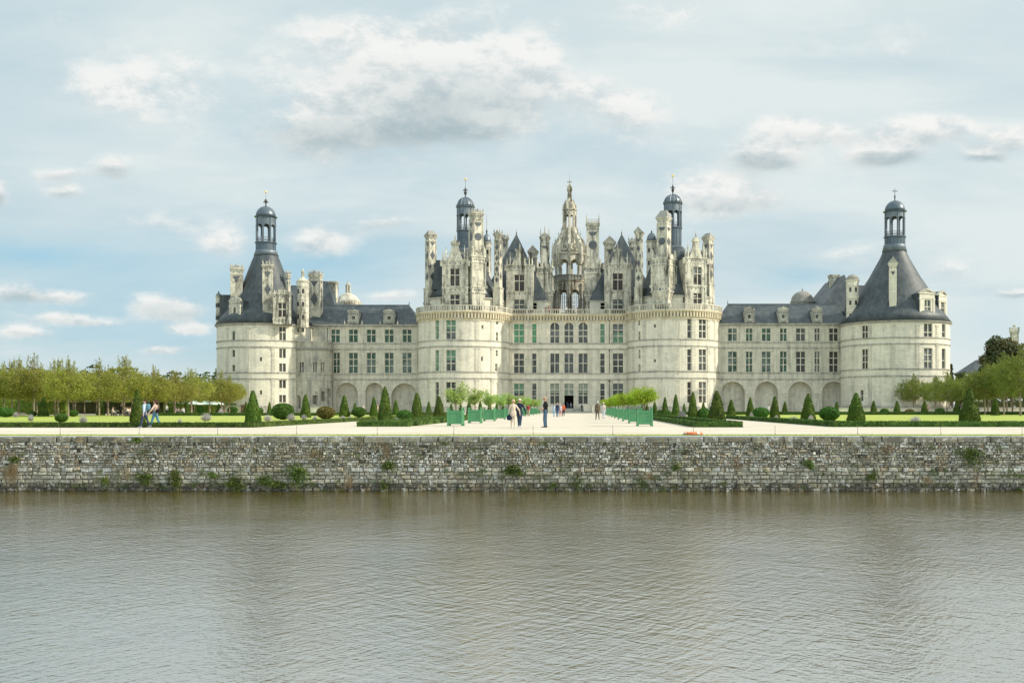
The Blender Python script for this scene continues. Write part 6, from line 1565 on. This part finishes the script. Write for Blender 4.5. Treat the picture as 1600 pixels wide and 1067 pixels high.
for i,(px,yb) in enumerate(((183.5,649.6),(206.5,650.5),(192.5,649.2),(281.8,647.3))): Y=GY(yb); place(tb[0],tb[1],WX(px,Y),Y-.3,(1,1,1),'white-topped picnic table under the left trees, %s in the row'%ordn([0,2,1,3][i]),'picnic tables under the left-hand trees')
# visitors leaning on the terrace balustrade of the keep
for i,(px,c) in enumerate(((852.8,(.12,.02,.02)),(857.5,(.4,.1,.1)),(870,(.15,.05,.05)),(884.8,(.75,.72,.68)),(896.5,(.6,.5,.45)),(903.3,(.02,.02,.02)),(673,(.04,.04,.05)),(752,(.1,.06,.05)))):
    Y=YF+.7 if 790<px<990 else 204.0 if px>700 else 205.0
    zt=WZ(491,YF)+.01 if 790<px<990 else WZ(485.5,T1['cy']-T1['R'])+.01
    if px==673: Y=206.6
    if px==752: Y=204.2
    person(WX(px,Y),Y,1.72,-1.6,'visitor looking over the castle balustrade, %s from the left up there'%ordn([2,3,4,5,6,7,0,1][i]),c,(.06,.07,.1),(.1,.07,.05),voxel=.026,z=zt,group='visitors on the castle terrace')
# ---------------------------------------------------------------- sky, sun, camera
SUN_AZ=7.0; SUN_EL=34.0   # degrees towards the camera side from +X, and elevation
w=bpy.data.worlds.new('World'); sc.world=w; w.use_nodes=True; nt=w.node_tree; nt.nodes.clear()
class WN(NT):
    def __init__(s): s.t=nt
W=WN(); out=W.n('ShaderNodeOutputWorld'); bg=W.n('ShaderNodeBackground'); W.l(bg.outputs[0],out.inputs[0])
STR=.1; bg.inputs['Strength'].default_value=STR
sky=W.n('ShaderNodeTexSky'); sky.sky_type='NISHITA'; sky.sun_disc=False; sky.sun_elevation=R(SUN_EL); sky.sun_rotation=R(90+SUN_AZ); sky.air_density=1.0; sky.dust_density=1.5; sky.ozone_density=1.2
tc=W.n('ShaderNodeTexCoord'); sx=W.n('ShaderNodeSeparateXYZ'); W.l(tc.outputs['Generated'],sx.inputs[0])
ya=W.math('MAXIMUM',W.math('ABSOLUTE',sx.outputs[1]),.12)
u=W.math('DIVIDE',sx.outputs[0],ya); v=W.math('DIVIDE',sx.outputs[2],ya)   # tangent of azimuth and of height
cb=W.n('ShaderNodeCombineXYZ'); W.l(u,cb.inputs[0]); W.l(v,cb.inputs[1])
def wn(scale,sxx,syy,detail,rough,lo,hi,loc=(0,0,0),dist=0):
    m=W.n('ShaderNodeMapping'); m.inputs['Scale'].default_value=(sxx,syy,1); m.inputs['Location'].default_value=loc; W.l(cb.outputs[0],m.inputs[0]); return W.noise(m.outputs[0],scale,detail,rough,lo,hi,dist)
n1=wn(12,1,1.6,12,.68,.30,.70); n2=wn(12,1,1.6,12,.68,.30,.70,(0,.025,0)); n3=wn(4.5,1,2.6,8,.62,.38,.68,(9,3,0),.2); wx=wn(5,1,1.4,5,.6,0,1,(3,1,0)); wy=wn(5,1,1.4,5,.6,0,1,(7,4,0))
veil=wn(2.2,.9,4.0,7,.6,.36,.62,(2,0,0),.3); veil2=wn(1.2,.7,2.2,6,.55,.35,.65,(5,2,0),.4)
uu=W.math('MULTIPLY_ADD',W.math('SUBTRACT',wx,.5),.055,u); vv=W.math('MULTIPLY_ADD',W.math('SUBTRACT',wy,.5),.04,v)
blobs=[(740,105,110,62,1.15,.5),(665,150,95,60,.9,1.3),(600,90,80,45,.6,.5),(800,140,60,50,.8,.4),(500,190,95,45,.95,1.3),(690,205,110,26,.7,1.6),(450,90,60,40,.35,.3),
(215,150,100,52,.40,.4),(150,120,45,35,.3,.2),(300,120,40,50,.32,.2),(960,165,65,38,.8,.5),(1115,300,62,30,1.15,.5),(1175,308,70,18,.9,.7),
(1190,236,48,20,1.0,2.2),(1245,204,56,20,1.0,.4),(1330,205,38,13,.6,.5),(1385,236,52,16,1.1,2.4),(1455,206,66,18,1.1,.4),(1540,240,36,15,1.05,2.4),(1590,215,34,18,.9,.5),(190,262,34,20,.75,2.4),(95,268,36,12,.6,2.2),(100,298,30,9,.65,2.2),(1050,22,70,30,.6,.1),(240,468,48,18,.85,1.0),(290,480,40,12,.65,1.2),
(505,378,45,20,.9,.5),(240,352,75,18,.55,.8),(340,378,45,20,.6,.7),(75,462,50,12,.8,1.0),(15,455,30,20,.8,1.4),(110,497,60,8,.8,1.0),(300,508,38,9,.8,.5),(240,541,40,7,.75,1.0),(30,520,38,9,.75,1.0),(600,345,50,12,.6,1.4),(625,465,40,9,.7,.8),(2,300,14,20,1.0,2.0),(1330,400,60,20,.5,.3),(1470,425,45,20,.55,.6),(1580,456,35,8,.8,2.0),(1530,533,28,6,.8,.1),(520,30,120,20,.35,.2),(1450,90,150,40,.3,.1)]
dens=None; shade=None
for (bx,by,rx,ry,am,sh) in blobs:
    a=W.math('DIVIDE',W.math('SUBTRACT',uu,(bx-HX)/F),rx/F); b=W.math('DIVIDE',W.math('SUBTRACT',vv,(HY-by)/F),ry/F)
    r2_=W.math('ADD',W.math('MULTIPLY',a,a),W.math('MULTIPLY',b,b)); e=W.math('MULTIPLY',W.math('EXPONENT',W.math('MULTIPLY',r2_,-.75)),am)
    below=W.math('MULTIPLY',e,W.math('MULTIPLY_ADD',b,-.62*sh,.12*sh),clamp=True)
    dens=e if dens is None else W.math('ADD',dens,e); shade=below if shade is None else W.math('ADD',shade,below)
cloud=W.n('ShaderNodeMapRange',interpolation_type='SMOOTHSTEP'); cloud.inputs[1].default_value=.27; cloud.inputs[2].default_value=.95
W.l(W.math('ADD',W.math('MULTIPLY',dens,W.math('MULTIPLY_ADD',n1,1.1,.42)),W.math('MULTIPLY',W.math('MULTIPLY',n3,W.math('MULTIPLY_ADD',n1,.8,.2)),.62)),cloud.inputs[0])
K=1/STR
sky_col=W.mix(sky.outputs[0],(0.43*K,.66*K,.76*K),.75)
up=W.math('MULTIPLY',sx.outputs[2],2.2,clamp=True)
sky_col=W.mix(sky_col,(.60*K,.72*K,.76*K),W.math('MULTIPLY_ADD',up,.75,.1,clamp=True))
vf=W.math('MULTIPLY_ADD',W.math('MULTIPLY',veil,W.math('MULTIPLY_ADD',veil2,.7,.4)),.95,W.math('MULTIPLY_ADD',u,.30,.30),clamp=True)
bl=None
for (bx,by,rx,ry) in ((200,425,260,55),(520,425,130,50),(190,520,220,40),(1545,510,75,50),(50,395,90,18),(1250,440,70,20)):
    a=W.math('DIVIDE',W.math('SUBTRACT',uu,(bx-HX)/F),rx/F); b=W.math('DIVIDE',W.math('SUBTRACT',vv,(HY-by)/F),ry/F)
    e=W.math('EXPONENT',W.math('MULTIPLY',W.math('ADD',W.math('MULTIPLY',a,a),W.math('MULTIPLY',b,b)),-.8)); bl=e if bl is None else W.math('ADD',bl,e)
vf=W.math('SUBTRACT',vf,W.math('MULTIPLY',bl,.30),clamp=True)
sky_col=W.mix(sky_col,(.38*K,.64*K,.79*K),W.math('MULTIPLY',bl,.45,clamp=True))
c1=W.mix(sky_col,(.80*K,.86*K,.85*K),W.math('MULTIPLY',vf,.85,clamp=True))
lit=W.math('MULTIPLY_ADD',W.math('SUBTRACT',n1,n2),2.2,.78,clamp=True)
ccol=W.mix((.66*K,.72*K,.74*K),(.93*K,.93*K,.90*K),lit)
shf=W.math('MULTIPLY',shade,W.math('MULTIPLY_ADD',W.math('SUBTRACT',1.15,n1),1.3,.15),clamp=True)
shf=W.math('MULTIPLY',W.math('SUBTRACT',1.0,W.math('EXPONENT',W.math('MULTIPLY',shf,-1.8))),1.0,clamp=True)
ccol=W.mix(ccol,(.33*K,.44*K,.48*K),shf)
fin_=W.mix(c1,ccol,W.math('MULTIPLY',cloud.outputs[0],.9))
# sky gain overhead and behind the camera, added unseen to lift facade ambient
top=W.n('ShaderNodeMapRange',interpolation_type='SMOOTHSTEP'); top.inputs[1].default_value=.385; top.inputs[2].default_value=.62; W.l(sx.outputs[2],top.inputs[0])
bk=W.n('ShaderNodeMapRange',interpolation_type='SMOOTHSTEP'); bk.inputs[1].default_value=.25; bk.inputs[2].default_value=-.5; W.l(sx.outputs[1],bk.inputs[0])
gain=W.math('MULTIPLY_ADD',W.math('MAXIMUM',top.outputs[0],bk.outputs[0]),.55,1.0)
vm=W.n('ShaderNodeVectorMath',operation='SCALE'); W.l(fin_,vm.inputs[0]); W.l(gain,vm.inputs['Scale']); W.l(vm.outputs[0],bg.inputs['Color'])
az=R(SUN_AZ); el=R(SUN_EL); d=Vector((math.cos(az)*math.cos(el),-math.sin(az)*math.cos(el),math.sin(el)))
L=bpy.data.lights.new('sun','SUN'); L.energy=5.0; L.angle=R(.6); L.color=(1.0,.91,.75); lo=bpy.data.objects.new('sun',L); col.objects.link(lo); lo.rotation_euler=d.to_track_quat('Z','Y').to_euler()
cam=bpy.data.cameras.new('camera'); co=bpy.data.objects.new('camera',cam); col.objects.link(co); sc.camera=co
co.location=(0,0,CAMZ); co.rotation_euler=(R(90),0,0); cam.sensor_width=36; cam.lens=F/1600*36; cam.clip_end=6000; cam.clip_start=.1
cam.shift_x=-(HX-800)/1600; cam.shift_y=(HY-533.5)/1600
sc.view_settings.view_transform='Standard'; sc.view_settings.look='None'; sc.view_settings.gamma=1; sc.view_settings.exposure=0; sc.view_settings.use_curve_mapping=False
